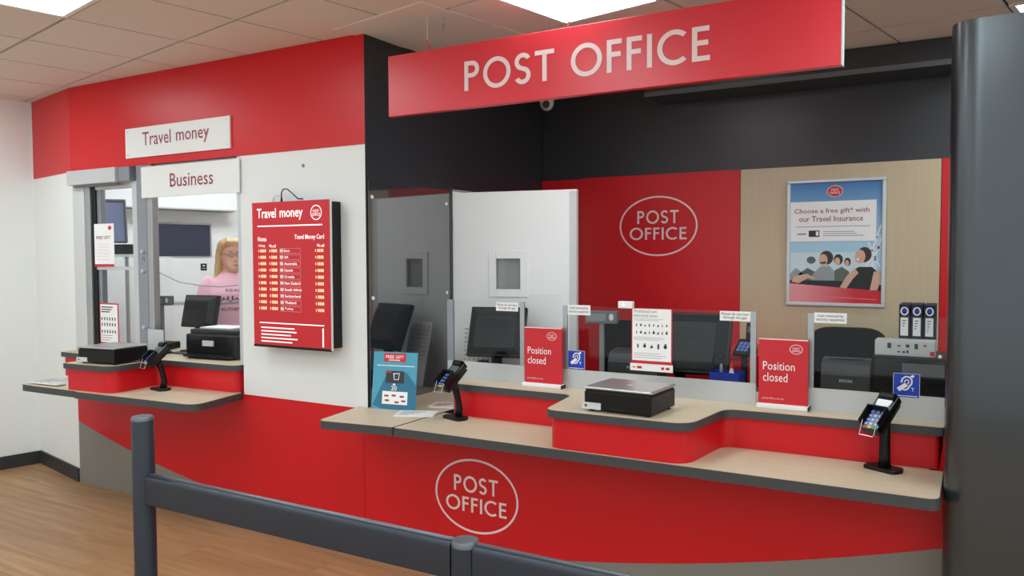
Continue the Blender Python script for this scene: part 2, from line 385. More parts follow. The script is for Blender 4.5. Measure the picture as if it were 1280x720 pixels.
ws = MB().box(XC - .1, XC, YF + .1, 4.20, 0, CEIL); ws.box(XC - .1, XC, 5.04, YB, 0, CEIL); ws.box(XC - .1, XC, 4.20, 5.04, 2.07, CEIL); ws.box(XC, XC + .002, YF - .006, YF + .1, .806, CEIL)
struct(ws.build('wall_side', 'black_wall'), 'charcoal side wall behind the counter with a doorway', 'wall')
ws = MB().box(XC - .106, XC - .1, YF + .1, 4.20, 0, CEIL); ws.box(XC - .106, XC - .1, 5.04, YB, 0, CEIL)
struct(ws.build('wall_office', 'white_wall'), 'white inner lining of the small office', 'wall')
wb = struct(MB().box(-6.6, 4.2, YB + .02, YB + .12, 0, CEIL).build('wall_back', 'black_wall'), 'charcoal back wall behind the counter', 'wall')
MB().box(-2.893, -2.556, YB + .004, YB + .02, .12, 2.212).build('red_panel', 'red', wb, bevel=.001)
MB().box(-2.552, -1.375, YB - .004, YB + .02, .12, 2.218).build('red_panel', 'red', wb, bevel=.001)
MB().box(-1.372, -.182, YB - .002, YB + .02, .12, 2.216).build('wood_panel', 'laminate_wall', wb, bevel=.001)
MB().box(-.178, .25, YB - .004, YB + .02, .12, 2.216).build('red_panel', 'red', wb, bevel=.001)
emblem(MB(), -1.955, 1.850, .58, .428, YB - .0055, .012).build('emblem', 'pale_letter', wb)
MB().box(-6.3, XC - .1, YB + .01, YB + .02, 0, CEIL).build('office_lining', 'white_wall', wb)
t = thing('shutter_housing', 'dark metal shutter housing along the top of the back wall', 'shutter housing', (-1.94, 5.115, 2.705))
MB().box(0, 1.94, 0, .33, 0, .153).build('casing', 'housing', t, bevel=.004); MB().box(0, 1.94, -.004, .0, 0, .03).build('bottom_rail', 'grey_plastic', t)

# ================================================================== COUNTER BASE
def smile(x): return .0525 * (x + 3.0) ** 2 + .085
base = thing('red_counter', 'long red counter front with a grey curved foot panel', 'counter', (XL, YF, 0))
segs = [(XL, -2.93), (-2.927, -0.088)]
for x0, x1 in segs:
    n = 24; xs = [x0 + (x1 - x0) * i / n for i in range(n + 1)]
    MB().slab([(x - XL, smile(x)) for x in xs] + ([(x1 - XL, .795), (-3.95 - XL, .795), (-3.95 - XL, .762), (x0 - XL, .762)] if x0 == XL else [(x1 - XL, .762), (x0 - XL, .762)]), 0, .03).build('red_panel', 'red', base)
    MB().slab([(x0 - XL, 0), (x1 - XL, 0)] + [(x - XL, smile(x) - .0005) for x in xs[::-1]], 0.001, .03).build('foot_panel', 'plinth', base)
emblem(MB(), -2.19 - XL, .412, .505, .385, -.0015, .011).build('emblem', 'pale_letter', base)
def worktop(parent, outline, ztop, th=.04, lam='laminate', band=.004):
    MB().prism(outline, ztop - th, ztop - .001).build('edge_band', 'edge', parent)
    MB().prism(inset(outline, band), ztop - .005, ztop).build('laminate_top', lam, parent)
ZS, ZU = .805, .975
# main writing shelf
t = thing('writing_shelf', 'long beige writing shelf along the main counter front', 'shelf', (-2.45, 3.05, 0))
o_ = [(-2.452, 3.045), (-.087, 3.055), (-.087, 3.475), (-2.452, 3.475)]
worktop(t, [(a + 2.45, b - 3.05) for a, b in rounded(o_, [.015, .05, 0, 0])], ZS, .042)
t = thing('writing_shelf', 'short angled beige shelf holding the blue card display', 'shelf', (-2.46, 3.05, 0))
o_ = [(-2.90, 2.99), (-2.458, 3.05), (-2.458, 4.05), (XC + .002, 4.15), (XC + .002, 3.384), (-2.965, 3.384)]
worktop(t, [(a + 2.46, b - 3.05) for a, b in rounded(o_, [.05, .02, 0, 0, 0, 0])], ZS, .042)
# main counter: riser and upper worktop with the central bulge
t = thing('service_counter', 'main red service counter with a bulging beige top', 'counter', (-2.38, 3.47, 0))
top = [(-2.39, 3.435), (-1.665, 3.43), (-1.615, 3.045), (-.965, 3.05), (-.925, 3.44), (-.087, 3.47), (-.087, 3.95), (-2.39, 3.95)]
topr = rounded(top, [.01, .07, .07, .11, .07, .02, 0, 0], 8)
L = lambda pts: [(a + 2.38, b - 3.47) for a, b in pts]
worktop(t, L(topr), ZU, .034)
ris = rounded(inset(top, .018), [.01, .07, .07, .10, .07, .02, 0, 0], 8)
MB().prism(L(ris), ZS + .0005, ZU - .034).build('riser', 'red', t, smooth=True)
MB().box(2.2925, 2.2955, -.0, .48, ZS + .001, ZU - .036).build('end_panel', 'edge', t)
# ================================================================== TRAVEL COUNTER (left)
t = thing('writing_shelf', 'beige writing shelf under the travel money window', 'shelf', (-4.6, 2.9, 0))
o_ = [(-4.86, 2.89), (-3.80, 2.955), (-3.90, 3.384), (-4.86, 3.384)]
worktop(t, [(a + 4.6, b - 2.9) for a, b in rounded(o_, [.015, .09, 0, 0])], ZS, .042)
t = thing('writing_shelf', 'short leaflet shelf at the far left end of the travel counter', 'shelf', (-5.1, 2.9, 0))
o_ = [(-5.47, 2.885), (-4.868, 2.905), (-4.868, 3.384), (-5.45, 3.384)]
worktop(t, [(a + 5.1, b - 2.9) for a, b in rounded(o_, [.06, .015, 0, 0])], ZS, .042)
t = thing('travel_counter', 'small red travel money counter with a beige top', 'counter', (-4.7, 3.3, 0))
top = [(-5.60, 3.24), (-5.02, 3.24), (-4.99, 2.90), (-4.545, 2.935), (-4.585, 3.30), (-3.90, 3.335), (-3.90, 3.84), (-5.60, 3.84)]
topr = rounded(top, [.02, .03, .015, .09, .06, .08, 0, 0], 8)
L = lambda pts: [(a + 4.7, b - 3.3) for a, b in pts]
worktop(t, L(topr), ZU, .034)
MB().prism(L(rounded(inset(top, .018), [.02, .02, .015, .08, .05, .06, 0, 0], 8)), ZS + .0005, ZU - .034).build('riser', 'red', t, smooth=True)

# ================================================================== PILLAR and BARRIER
t = thing('pillar', 'grey metal-clad pillar with rounded corners at the right end of the counter', 'pillar', (.292, 3.45, 0))
MB().prism(rounded([(-.375, -.30), (.38, -.30), (.38, .30), (-.375, .30)], .10, 12), 0, 2.445).build('cladding', 'pillar', t, smooth=True)
MB().cyl((0, 0, 2.40), (0, 0, CEIL), .12, n=24).build('core', 'charcoal_wall', t, smooth=True)
t = thing('queue_barrier', 'dark grey metal queue barrier with a tall end post', 'barrier', (-2.545, 1.76, 0))
MB().lathe([(.038, 0), (.038, 1.062), (.036, 1.070)], 40).build('tall_post', 'barrier', t, smooth=True)
MB().lathe([(.0372, 1.069), (.0372, 1.076), (.034, 1.083), (.025, 1.085)], 40).build('post_cap', 'barrier_top', t, smooth=True)
MB().lathe([(.038, 0), (.038, .868)], 40, (1.372, 0)).build('short_post', 'barrier', t, smooth=True)
MB().lathe([(.0375, .867), (.0375, .877), (.034, .884), (.025, .886)], 40, (1.372, 0)).build('post_cap', 'barrier_top', t, smooth=True)
prof = rounded([(-.022, .775), (.022, .775), (.022, .876), (-.022, .876)], [.004, .004, .016, .016], 5)
for x0, x1 in ((.034, 1.336), (1.408, 3.006)):
    m = MB(); n = len(prof); m.add([(x0, a, b) for a, b in prof] + [(x1, a, b) for a, b in prof], [tuple(range(n - 1, -1, -1)), tuple(range(n, 2 * n))] + [(i, (i + 1) % n, (i + 1) % n + n, i + n) for i in range(n)])
    m.build('rail', 'barrier', t, smooth=True)
    MB().tube([(x0, 0, .877), (x1, 0, .877)], .007, 8).build('rail_highlight', 'barrier_top', t, smooth='all')  # lighter strip puts the highlight of the rail top into the colour
MB().lathe([(.038, 0), (.038, .868)], 32, (3.04, 0)).build('short_post', 'barrier', t, smooth=True)
MB().lathe([(.0375, .867), (.0375, .877), (.034, .884)], 32, (3.04, 0)).build('post_cap', 'barrier_top', t, smooth=True)

# ================================================================== HANGING SIGN
t = thing('hanging_sign', 'large red hanging sign with pale capital lettering over the counter', 'sign', (-2.655, 3.29, 2.37))
MB().box(0, 2.20, 0, .035, 0, .312).build('board', 'red_sign', t, bevel=.002)
MB().box(2.20, 2.206, -.001, .036, 0, .312).build('end_cap', 'light_plastic', t)
for L0 in po_word('POST OFFICE'):
    m = MB()
    for q in L0: m.flat([(1.085 + a * 1.218, .154 + b * .143) for a, b in q], -.0025)
    m.build('letter', 'pale_letter', t)
for x in (.24, 1.03, 1.95):
    m = MB(); m.tube([(x, .017, .31), (x, .017, .335), (x + .012, .017, .345), (x + .012, .017, .36), (x, .017, .366), (x - .01, .017, .356)], .003, 6); m.build('hook', 'red_print', t); MB().tube([(x, .017, .36), (x, .017, .487)], .0012, 5).build('hanging_wire', 'ceiling_tile', t)
t = thing('ceiling_clip', 'small metal clip dangling from the ceiling grid', 'clip', (-2.33, 3.33, CEIL - .004))
MB().tube([(0, 0, 0), (0, 0, -.03), (.004, 0, -.04)], .0022, 6).build('wire', 'mid_grey', t); MB().box(-.006, .006, -.004, .004, -.075, -.04).build('clip_body', 'mid_grey', t, bevel=.001)
# dome camera on the back wall
t = thing('dome_camera', 'white dome security camera under the hanging sign', 'camera', (-2.62, 5.0, CEIL))
MB().lathe([(.055, 0), (.055, -.06), (.052, -.11), (.05, -.135)][::-1], 28).build('housing', 'light_plastic', t, smooth=True)
MB().ellipsoid((0, 0, -.14), (.05, .05, .06)).build('ball', 'light_plastic', t, smooth='all')
MB().cyl((.012, -.03, -.155), (.02, -.052, -.165), .026, n=20).build('lens', 'lens', t)
# signs on the fascia and window
t = thing('fascia_sign', 'white rectangular sign on the long red fascia', 'sign', (-4.985, YF - .018, 2.310))
MB().box(0, 1.03, 0, .011, 0, .198).build('plate', 'white_sign', t, bevel=.001)
put_text(MB(), 'Travel', .33, .118, .29, .088, -.0012, .004).build('lettering', 'red_text', t); put_text(MB(), 'money', .685, .095, .315, .084, -.0012, .004).build('lettering', 'red_text', t)
for x in (.025, 1.005):
    for z in (.022, .176): MB().cyl((x, -.002, z), (x, 0, z), .006, n=10).build('screw', 'alu_light', t)
t = thing('window_sign', 'white sign hanging across the top of the right window', 'sign', (-4.823, YF - .02, 2.037))
MB().box(0, .945, 0, .01, 0, .205).build('plate', 'white_sign', t, bevel=.001)
put_text(MB(), 'Business', .505, .105, .415, .088, -.0012, .004).build('lettering', 'red_text', t)

# ================================================================== RATE BOARD
t = thing('exchange_rate_board', 'red exchange rate board with glowing amber figures on white wall', 'display board', (-3.685, YF - .004, 1.115))
W, H = .612, .845
MB().box(.02, W - .004, -.086, 0, .015, H - .01).build('casing', 'black', t, bevel=.003)
MB().box(0, W, -.092, -.084, .012, H).build('front_panel', 'red_print', t, bevel=.0015)
MB().box(0, W, -.094, -.084, 0, .014).build('bottom_bar', 'black', t); MB().box(W, W + .006, -.093, -.083, .005, H).build('side_trim', 'light_plastic', t)
Y = -.0932
put_text(MB(), 'Travel', .120, .781, .155, .056, Y, .012).build('heading', 'lit_white', t); put_text(MB(), 'money', .318, .765, .18, .056, Y, .012).build('heading', 'lit_white', t)
m = MB(); m.ring(.51, .775, .042, .042, .005, Y); m.build('emblem_ring', 'lit_white', t)
m = MB(); put_po(m, 'POST', .51, .783, .045, .016, Y); put_po(m, 'OFFICE', .51, .763, .06, .016, Y); m.build('emblem', 'lit_white', t)
for q in ((.045, .555, .703, .710), (.05, .56, .140, .146), (.546, .556, .022, .128)): MB().rect(*q, Y).build('rule', 'lit_white', t)
for q in (('Notes', .082, .632, .07, .027), ('Travel Money Card', .455, .637, .225, .034), ('We buy', .078, .591, .055, .018), ('We sell', .165, .591, .055, .018), ('We sell', .54, .591, .055, .018)): put_text(MB(), *q, Y, .01).build('column_head', 'lit_white', t)
names = ['Euro', 'USA', 'Australia', 'Canada', 'Croatia', 'New Zealand', 'South Africa', 'Switzerland', 'Thailand', 'Turkey']
for i, nme in enumerate(names):
    z = .563 - i * .0372
    for xs in (.05, .14, .50):
        am = MB().rect(xs, xs + .006, z - .007, z + .007, Y)
        for k in range(4): am.rect(xs + .016 + k * .0122, xs + .016 + k * .0122 + .008, z - .0085, z + .0085, Y)
        am.build('figure', 'amber', t)
    fr = MB(); fr.rect(.222, .385, z - .015, z - .014, Y); fr.rect(.222, .385, z + .013, z + .014, Y); fr.rect(.385, .3862, z - .0125, z + .0135, Y); fr.build('row_frame', 'pale_letter', t)
    MB().rect(.224, .250, z - .009, z + .009, Y).build('flag', 'pale_letter', t); put_text(MB(), nme, .258 + .0056 * len(nme), z, .0112 * len(nme), .015, Y, .008).build('row_name', 'lit_white', t)
lines(MB(), .062, .36, .025, .125, 5, Y, .35, .3).build('small_print', 'lit_white', t)
m = MB().tube([(.13, -.05, H - .01), (.135, -.05, H + .03), (.16, -.05, H + .04), (.2, -.045, H + .038)], .0028, 6); m.build('cable', 'light_plastic', t, smooth='all')
m = MB().tube([(.2, -.05, H - .01), (.2, -.05, H + .055), (.215, -.05, H + .075), (.245, -.05, H + .075), (.29, -.05, H + .045), (.33, -.05, H + .015), (.37, -.05, H + .012)], .0035, 6); m.cyl((.2, -.05, H - .005), (.2, -.05, H + .03), .008, .004, 8); m.build('cable', 'black', t, smooth='all')

# ================================================================== TRAVEL WINDOW
wn = thing('window_1', 'aluminium framed travel money window with two glazed bays', 'window', (XL, YF, ZU), kind='structure')
zt = 2.26 - ZU
def wbx(name, x0, x1, y0, y1, z0, z1, m_, bev=.003): return MB().box(x0 - XL, x1 - XL, y0, y1, z0 - ZU, z1 - ZU).build(name, m_, wn, bevel=bev)
wbx('side_jamb', XL, -5.505, 0, .06, ZU, 2.26, 'light_plastic'); wbx('frame', -5.505, -5.445, .005, .07, ZU, 2.26, 'alu'); wbx('gasket', -5.445, -5.40, .02, .07, ZU, 2.2, 'black', .001)
wbx('frame', -5.40, -5.36, .03, .07, ZU, 2.14, 'alu_shade', .001)
wbx('frame', -4.955, -4.90, .0, .06, ZU, 2.16, 'alu_light'); wbx('mullion', -4.90, -4.80, -.004, .075, ZU, 2.26, 'alu_shade'); wbx('mullion', -4.80, -4.745, .0, .05, ZU, 2.26, 'alu')
wbx('transom', -5.40, -4.955, .02, .06, 2.12, 2.165, 'alu_light'); wbx('head', -4.745, -3.90, .02, .08, 2.215, 2.26, 'alu'); wbx('side_jamb', -3.92, -3.89, .0, .09, ZU, 2.26, 'alu_light')
wbx('glass_pane', -5.36, -4.955, .042, .048, ZU, 2.12, 'glass', 0); wbx('glass_pane', -4.745, -3.92, .03, .036, ZU + .02, 2.215, 'glass', 0)
wbx('ledge', -5.40, -4.955, .02, .16, 1.555, 1.575, 'alu_light', .001)
wbx('low_screen', -4.80, -4.64, -.012, -.006, ZU, 1.16, 'frosted', .001)
for z in (1.55, 1.68, 1.17):
    MB().cyl((-4.835 - XL, -.022, z - ZU), (-4.835 - XL, 0, z - ZU), .012, n=12).build('clamp', 'alu_light', wn)
cb = MB().tube([(-4.84 - XL, -.012, 1.64 - ZU), (-4.78 - XL, .02, 1.56 - ZU), (-4.6 - XL, .09, 1.475 - ZU), (-4.4 - XL, .1, 1.455 - ZU), (-4.2 - XL, .1, 1.45 - ZU), (-3.95 - XL, .1, 1.47 - ZU)], .003, 6); cb.build('cable', 'mid_grey', wn, smooth='all')
t = thing('shutter_box', 'silver roller shutter box above the left window bay', 'shutter box', (XL + .02, YF - .055, 2.155))
MB().box(0, .56, 0, .1, 0, .102).build('casing', 'alu_light', t, bevel=.004); MB().box(.56, .69, .02, .1, .005, .10).build('end_plate', 'alu_shade', t, bevel=.002); MB().box(.03, .54, .03, .06, -.014, 0).build('shutter_lath', 'mid_grey', t)
# leaflets in the window
t = thing('notice_card', 'white card with red foot strip standing on the window ledge', 'notice', (-5.41, YF + .012, 1.577))
MB().box(0, .225, 0, .003, 0, .302).build('card', 'white_print', t); m = MB().rect(.0, .225, 0, .018, -.001); m.disc(.182, .272, .019, .015, -.001); m.build('red_print', 'red_print', t)
m = MB(); put_text(m, 'FREE GIFT', .105, .205, .16, .022, -.001, .006); m.build('heading', 'red_text', t); m = lines(MB(), .03, .18, .04, .17, 6, -.001, .2); m.build('small_print', 'pale_letter', t)
t = thing('notice_card', 'red edged pictogram notice at the foot of the left window bay', 'notice', (-5.375, YF + .016, 1.035))
MB().box(0, .215, 0, .003, 0, .285).build('card', 'red_print', t); MB().rect(.01, .207, .008, .276, -.001).build('paper', 'white_print', t)
m = lines(MB(), .02, .16, .215, .265, 3, -.0016, .45); 
for zz in (.175, .135, .085):
    for k in range(6): m.rect(.022 + k * .03, .034 + k * .03, zz - .012, zz + .01, -.0016)
m = lines(m, .02, .15, .015, .065, 3, -.0016, .2); m.build('print', 'text_dark', t)

# ================================================================== GLASS COUNTER SCREENS
def ear(mb, cx, cz, s, y):
    mb.stroke([(cx - .34 * s, cz - .3 * s), (cx + .02 * s, cz - .02 * s)], .2 * s, y)
    mb.stroke([(cx - .2 * s, cz + .06 * s), (cx - .16 * s, cz + .24 * s), (cx - .02 * s, cz + .36 * s), (cx + .16 * s, cz + .34 * s), (cx + .26 * s, cz + .2 * s), (cx + .25 * s, cz + .02 * s), (cx + .14 * s, cz - .12 * s), (cx + .08 * s, cz - .24 * s), (cx - .04 * s, cz - .3 * s), (cx - .14 * s, cz - .26 * s)], .07 * s, y)
    mb.stroke([(cx - .08 * s, cz + .08 * s), (cx, cz + .2 * s), (cx + .1 * s, cz + .2 * s), (cx + .13 * s, cz + .08 * s), (cx + .05 * s, cz - .02 * s)], .05 * s, y)
    mb.stroke([(cx + .22 * s, cz + .34 * s), (cx + .34 * s, cz + .42 * s)], .12 * s, y)
    put_text(mb, 'T', cx + .3 * s, cz - .26 * s, .14 * s, .17 * s, y, .02); return mb
def sticker(par, x, z, w_, h_, body):
    p = MB().box(x, x + w_, -.0035, -.0025, z, z + h_).build('sticker', 'white_print', par)
    put_text(MB(), body, x + w_ / 2, z + h_ / 2, w_ * .88, h_ * .7, -.0042, .004).build('lettering', 'text_dark', p)
def ear_sticker(par, x, z, s):
    p = MB().box(x, x + s, -.0035, -.0025, z, z + s).build('hearing_loop_sticker', 'blue_sign', par)
    m = MB(); ear(m, x + .48 * s, z + .56 * s, s * .86, -.0042); m.rect(x + .06 * s, x + .92 * s, z + .045 * s, z + .075 * s, -.0042); m.rect(x, x + s, z + s * .985, z + s, -.0042); m.rect(x, x + .015 * s, z, z + s, -.0042); m.rect(x + .985 * s, x + s, z, z + s, -.0042); m.build('ear_symbol', 'white_print', p)
def screen(x0, x1, label, z1=1.392, left=True, right=True):
    t = thing('glass_screen', label, 'glass screen', (x0, 3.605, ZU), group='counter glass screens'); w_ = x1 - x0; h = z1 - ZU
    MB().box(0, w_, -.002, .004, .001, h).build('glass', 'glass', t)
    MB().box(.0, w_, -.003, .005, 0, .095).build('frosted_strip', 'frosted', t)
    if left: MB().box(0, .026, -.004, .006, .095, h).build('side_strip', 'alu', t, bevel=.001)
    if right: MB().box(w_ - .026, w_, -.004, .006, .095, h).build('side_strip', 'alu', t, bevel=.001)
    return t
s1 = screen(-2.51, -2.023, 'left counter glass screen beside the white door', 1.405)
sticker(s1, .315, .378, .135, .046, 'Please do not lean\nthrough the gap')
MB().box(.0, .04, -.0045, .0065, .095, .43).build('side_strip', 'alu_shade', s1)
s2 = screen(-1.80, -.836, 'wide middle counter glass screen with a pictogram notice')
sticker(s2, .028, .372, .126, .05, 'Cash removed by\nsecurity equipment'); sticker(s2, .80, .372, .138, .044, 'Please do not lean\nthrough the gap')
ear_sticker(s2, .030, .098, .094)
p = MB().box(.372, .576, -.0045, -.0025, .125, .418).build('notice', 'red_print', s2)
MB().rect(.377, .571, .165, .414, -.005).build('paper', 'white_print', p); MB().box(.366, .58, -.0052, -.0045, .115, .15).build('notice_foot', 'white_print', p)
m = put_text(MB(), 'Prohibited and\nrestricted items', .443, .392, .12, .036, -.0056, .004); m.build('heading', 'text_grey', p)
m = MB()
for zz, n, s in ((.335, 8, .5), (.30, 8, .6), (.235, 5, .95)):
    for k in range(n):
        cx = .388 + (k + .5) * .172 / n; q = .011 * s * (.8 + .4 * random.random())
        if k % 3 == 0: m.rect(cx - q * .4, cx + q * .4, zz - q * 1.1, zz + q * 1.1, -.0056)
        elif k % 3 == 1: m.disc(cx, zz, q * .9, q * .9, -.0056, 10); m.rect(cx - q * .3, cx + q * .5, zz, zz + q * 1.5, -.0056)
        else: m.flat([(cx - q, zz - q), (cx + q, zz - q * .8), (cx + q * .3, zz + q)], -.0056)
m.build('pictograms', 'text_dark', p)
m = lines(MB(), .385, .56, .355, .368, 2, -.0056, .25, .5); lines(m, .385, .56, .262, .28, 3, -.0056, .25); lines(m, .385, .56, .175, .205, 3, -.0056, .2); m.build('small_print', 'text_grey', p)
m = MB().rect(.378, .395, .129, .134, -.0056); m.rect(.402, .425, .126, .138, -.0056); m.disc(.53, .132, .008, .007, -.0056, 12); m.disc(.555, .132, .011, .006, -.0056, 12); m.build('red_marks', 'red_print', p)
t = thing('screen_clip', 'small white plastic box clipped on top of the middle glass screen', 'clip', (-1.497, 3.595, 1.388))
MB().box(0, .075, 0, .03, 0, .034).build('box', 'white', t, bevel=.004); MB().cyl((.03, -.002, .017), (.03, 0, .017), .006, n=10).build('indicator', 'lit_white', t)
s3 = screen(-.618, -.094, 'right counter glass screen beside the grey pillar', 1.392, True, False)
sticker(s3, .026, .378, .130, .044, 'Cash removed by\nsecurity equipment'); ear_sticker(s3, .337, .086, .098)
MB().cyl((.505, -.006, .26), (.505, -.002, .26), .007, n=10).build('bolt', 'white', s3)
# position-closed boards
for x, lab in ((-1.998, 'red closed sign between the left and middle screens'), (-.815, 'red closed sign between the middle and right screens')):
    t = thing('closed_sign', lab, 'sign', (x, 3.56, ZU), group='closed signs on the counter'); w_ = .214 if x < -1 else .207
    MB().box(0, w_, 0, .012, .018, .305).build('board', 'red_print', t, bevel=.001)
    MB().box(-.006, w_ + .004, -.022, .03, 0, .02).build('foot', 'white', t, bevel=.004); MB().box(w_ + .004, w_ + .008, -.02, .028, 0, .018).build('foot_cap', 'black', t)
    MB().rect(0, w_, .300, .305, -.0006).build('top_edge', 'pale_letter', t)
    put_text(MB(), 'Position', .086, .186, .134, .036, -.001).build('lettering', 'white_print', t); put_text(MB(), 'closed', .071, .136, .104, .038, -.001).build('lettering', 'white_print', t)
    m = MB(); m.ring(.158, .262, .027, .021, .002, -.001, n=28); put_po(m, 'POST', .158, .266, .028, .008, -.001); put_po(m, 'OFFICE', .158, .255, .036, .008, -.001); m.build('emblem', 'white_print', t)
    put_text(MB(), 'postoffice.co.uk', .063, .042, .09, .011, -.001).build('web_address', 'pale_letter', t)

# ================================================================== DOOR and ACRYLIC SHEET
th = math.radians(11)
d = thing('door_1', 'white door standing open with a small vision panel', 'door', (XC + .006, 4.215, 0), th, kind='structure')
DW, DH = .815, 2.045; vx0, vx1, vz0, vz1 = .295, .455, 1.435, 1.625
m = MB(); m.box(0, vx0, 0, .042, .01, DH); m.box(vx1, DW, 0, .042, .01, DH); m.box(vx0, vx1, 0, .042, .01, vz0); m.box(vx0, vx1, 0, .042, vz1, DH); m.build('leaf', 'white', d)
m = MB(); fx = .05; m.box(vx0 - fx, vx0, -.008, .05, vz0 - fx, vz1 + fx); m.box(vx1, vx1 + fx, -.008, .05, vz0 - fx, vz1 + fx); m.box(vx0, vx1, -.008, .05, vz0 - fx, vz0); m.box(vx0, vx1, -.008, .05, vz1, vz1 + fx); m.build('vision_frame', 'white', d, bevel=.003)
MB().box(vx0, vx1, .018, .024, vz0, vz1).build('vision_glass', 'wired_glass', d)
MB().box(DW - .045, DW, -.002, .0, .02, DH - .01).build('edge_strip', 'light_plastic', d)
MB().box(.29, .72, -.0015, 0, 1.0, 1.405).build('kick_plate', 'white_panel', d)
for z in (.3, 1.05, 1.8): MB().cyl((-.003, -.004, z), (-.003, -.004, z + .09), .006, n=10).build('hinge', 'alu', d)
t = thing('acrylic_sheet', 'dark glossy acrylic sheet bolted to the charcoal side wall', 'acrylic sheet', (XC + .003, YF + .005, ZS + .002))
MB().box(.002, .008, 0, .78, 0, 1.255).build('sheet', 'acrylic', t, bevel=.001)
for y in (.03, .745):
    for z in (1.97, 1.41, .86): MB().cyl((.008, y, z - ZS), (.013, y, z - ZS), .011, .009, 14).build('bolt', 'white', t)
struct(MB().box(XC, XC + .012, 4.17, 4.205, ZS + .002, 2.08).build('trim_3', 'charcoal_wall'), 'dark door jamb trim beside the acrylic sheet', 'trim')

# ================================================================== SCALES
def scale(label, loc, rz, plate_left=True):
    t = thing('parcel_scale', label, 'scale', loc, rz, 'parcel scales')
    MB().box(-.155, .155, -.13, .13, .012, .088).build('body', 'black', t, bevel=.004)
    MB().box(-.15, .15, -.125, .125, .088, .096).build('gap', 'dark_plastic', t)
    m = MB(); m.box(-.158, .158, -.134, .134, .097, .108); m.build('weighing_tray', 'steel', t, bevel=.005)
    MB().cyl((0, 0, .108), (0, 0, .1095), .01, n=12).build('level_dot', 'light_plastic', t)
    MB().box(-.165, -.075, -.135, -.13, .012, .04).build('label_plate', 'light_plastic', t); MB().disc(-.145, .026, .006, .006, -.1355, 12).build('label_mark', 'text_dark', t)
    put_text(MB(), 'AVERY', .03, .052, .05, .012, -.1305).build('maker_mark', 'text_grey', t) if False else MB().box(-.02, .03, -.1315, -.13, .014, .024).build('socket', 'dark_plastic', t)
    for sx in (-.13, .13):
        for sy in (-.105, .105): MB().cyl((sx, sy, 0), (sx, sy, .014), .012, n=12).build('foot', 'dark_plastic', t)
scale('black parcel scale with steel tray on the main counter bulge', (-1.285, 3.225, ZU), math.radians(-3))
scale('black parcel scale with steel tray on the travel money counter', (-4.755, 3.095, ZU), math.radians(8))

# ================================================================== CARD READERS
def reader(label, loc, rz, curved=True, loop=True, slip=False):
    t = thing('card_reader', label, 'card reader', loc, rz, 'card readers on stands')
    MB().prism(rounded([(-.065, -.045), (.065, -.045), (.075, 0), (.055, .04), (-.055, .04), (-.075, 0)], .02), 0, .014).build('base_plate', 'black', t, bevel=.003)
    path = [(0, .012, .01), (0, .02, .05), (0, .012, .1), (0, -.004, .15), (0, -.012, .185)] if curved else [(0, 0, .01), (0, 0, .06), (0, 0, .12), (0, 0, .185)]
    MB().tube(path, [.022, .018, .016, .018, .02] if curved else [.024, .021, .02, .02], 14).build('stand_pole', 'black', t, smooth='all')
    R_ = (math.radians(42), 0, 0); c = (0, -.03, .215)
    MB().box(-.034, .034, -.075, .085, -.03, -.008).build('cradle', 'dark_plastic', t, loc=c, rot=R_, bevel=.006)
    b = MB().prism(rounded([(-.037, -.085), (.037, -.085), (.042, .03), (.042, .095), (-.042, .095), (-.042, .03)], .012), -.01, .022).build('terminal', 'black_gloss', t, loc=c, rot=R_, bevel=.004)
    b.parent = t
    MB().box(-.03, .03, .02, .062, .022, .0235).build('display', 'grey_plastic' if not slip else 'mid_grey', b)
    k = MB()
    for i in range(4):
        for j in range(3): k.box(-.027 + j * .02, -.013 + j * .02, -.068 + i * .02, -.055 + i * .02, .022, .0245)
    k.build('keypad', 'screen_blue', b, bevel=.001)
    for j, mm in enumerate(('red_key', 'yellow_key', 'green_key')): MB().box(-.028 + j * .02, -.012 + j * .02, -.081, -.071, .022, .0245).build('colour_key', mm, b)
    h = MB(); h.box(-.042, -.037, -.07, .012, .018, .048); h.box(.037, .042, -.07, .012, .018, .048); h.box(-.042, .042, .008, .013, .018, .05); h.build('privacy_hood', 'black', b, bevel=.002)
    MB().cyl((-.03, .08, .02), (.03, .08, .02), .018, n=16).build('paper_cover', 'black', b, smooth=True)
    if slip: MB().disc(0, 0, .03, .042, 0, 24).build('paper_slip', 'white_print', b, loc=(0, .055, .0255), rot=(-PI / 2, 0, 0))
    if loop: MB().tube([(-.03, -.07, -.01), (-.032, -.085, -.06), (-.03, -.09, -.065), (.026, -.09, -.065), (.028, -.085, -.06), (.03, -.07, -.01)], .0016, 6).build('wire_loop', 'steel', t, loc=c, rot=(0, 0, 0))
reader('card reader on a curved stand beside the blue card display', (-2.30, 3.375, ZS), math.radians(-18))
reader('card reader on a straight stand next to the grey pillar', (-.29, 3.385, ZS), math.radians(-28), False, True, True)
reader('card reader on a curved stand at the travel money counter', (-4.43, 3.20, ZS), math.radians(-10), True)

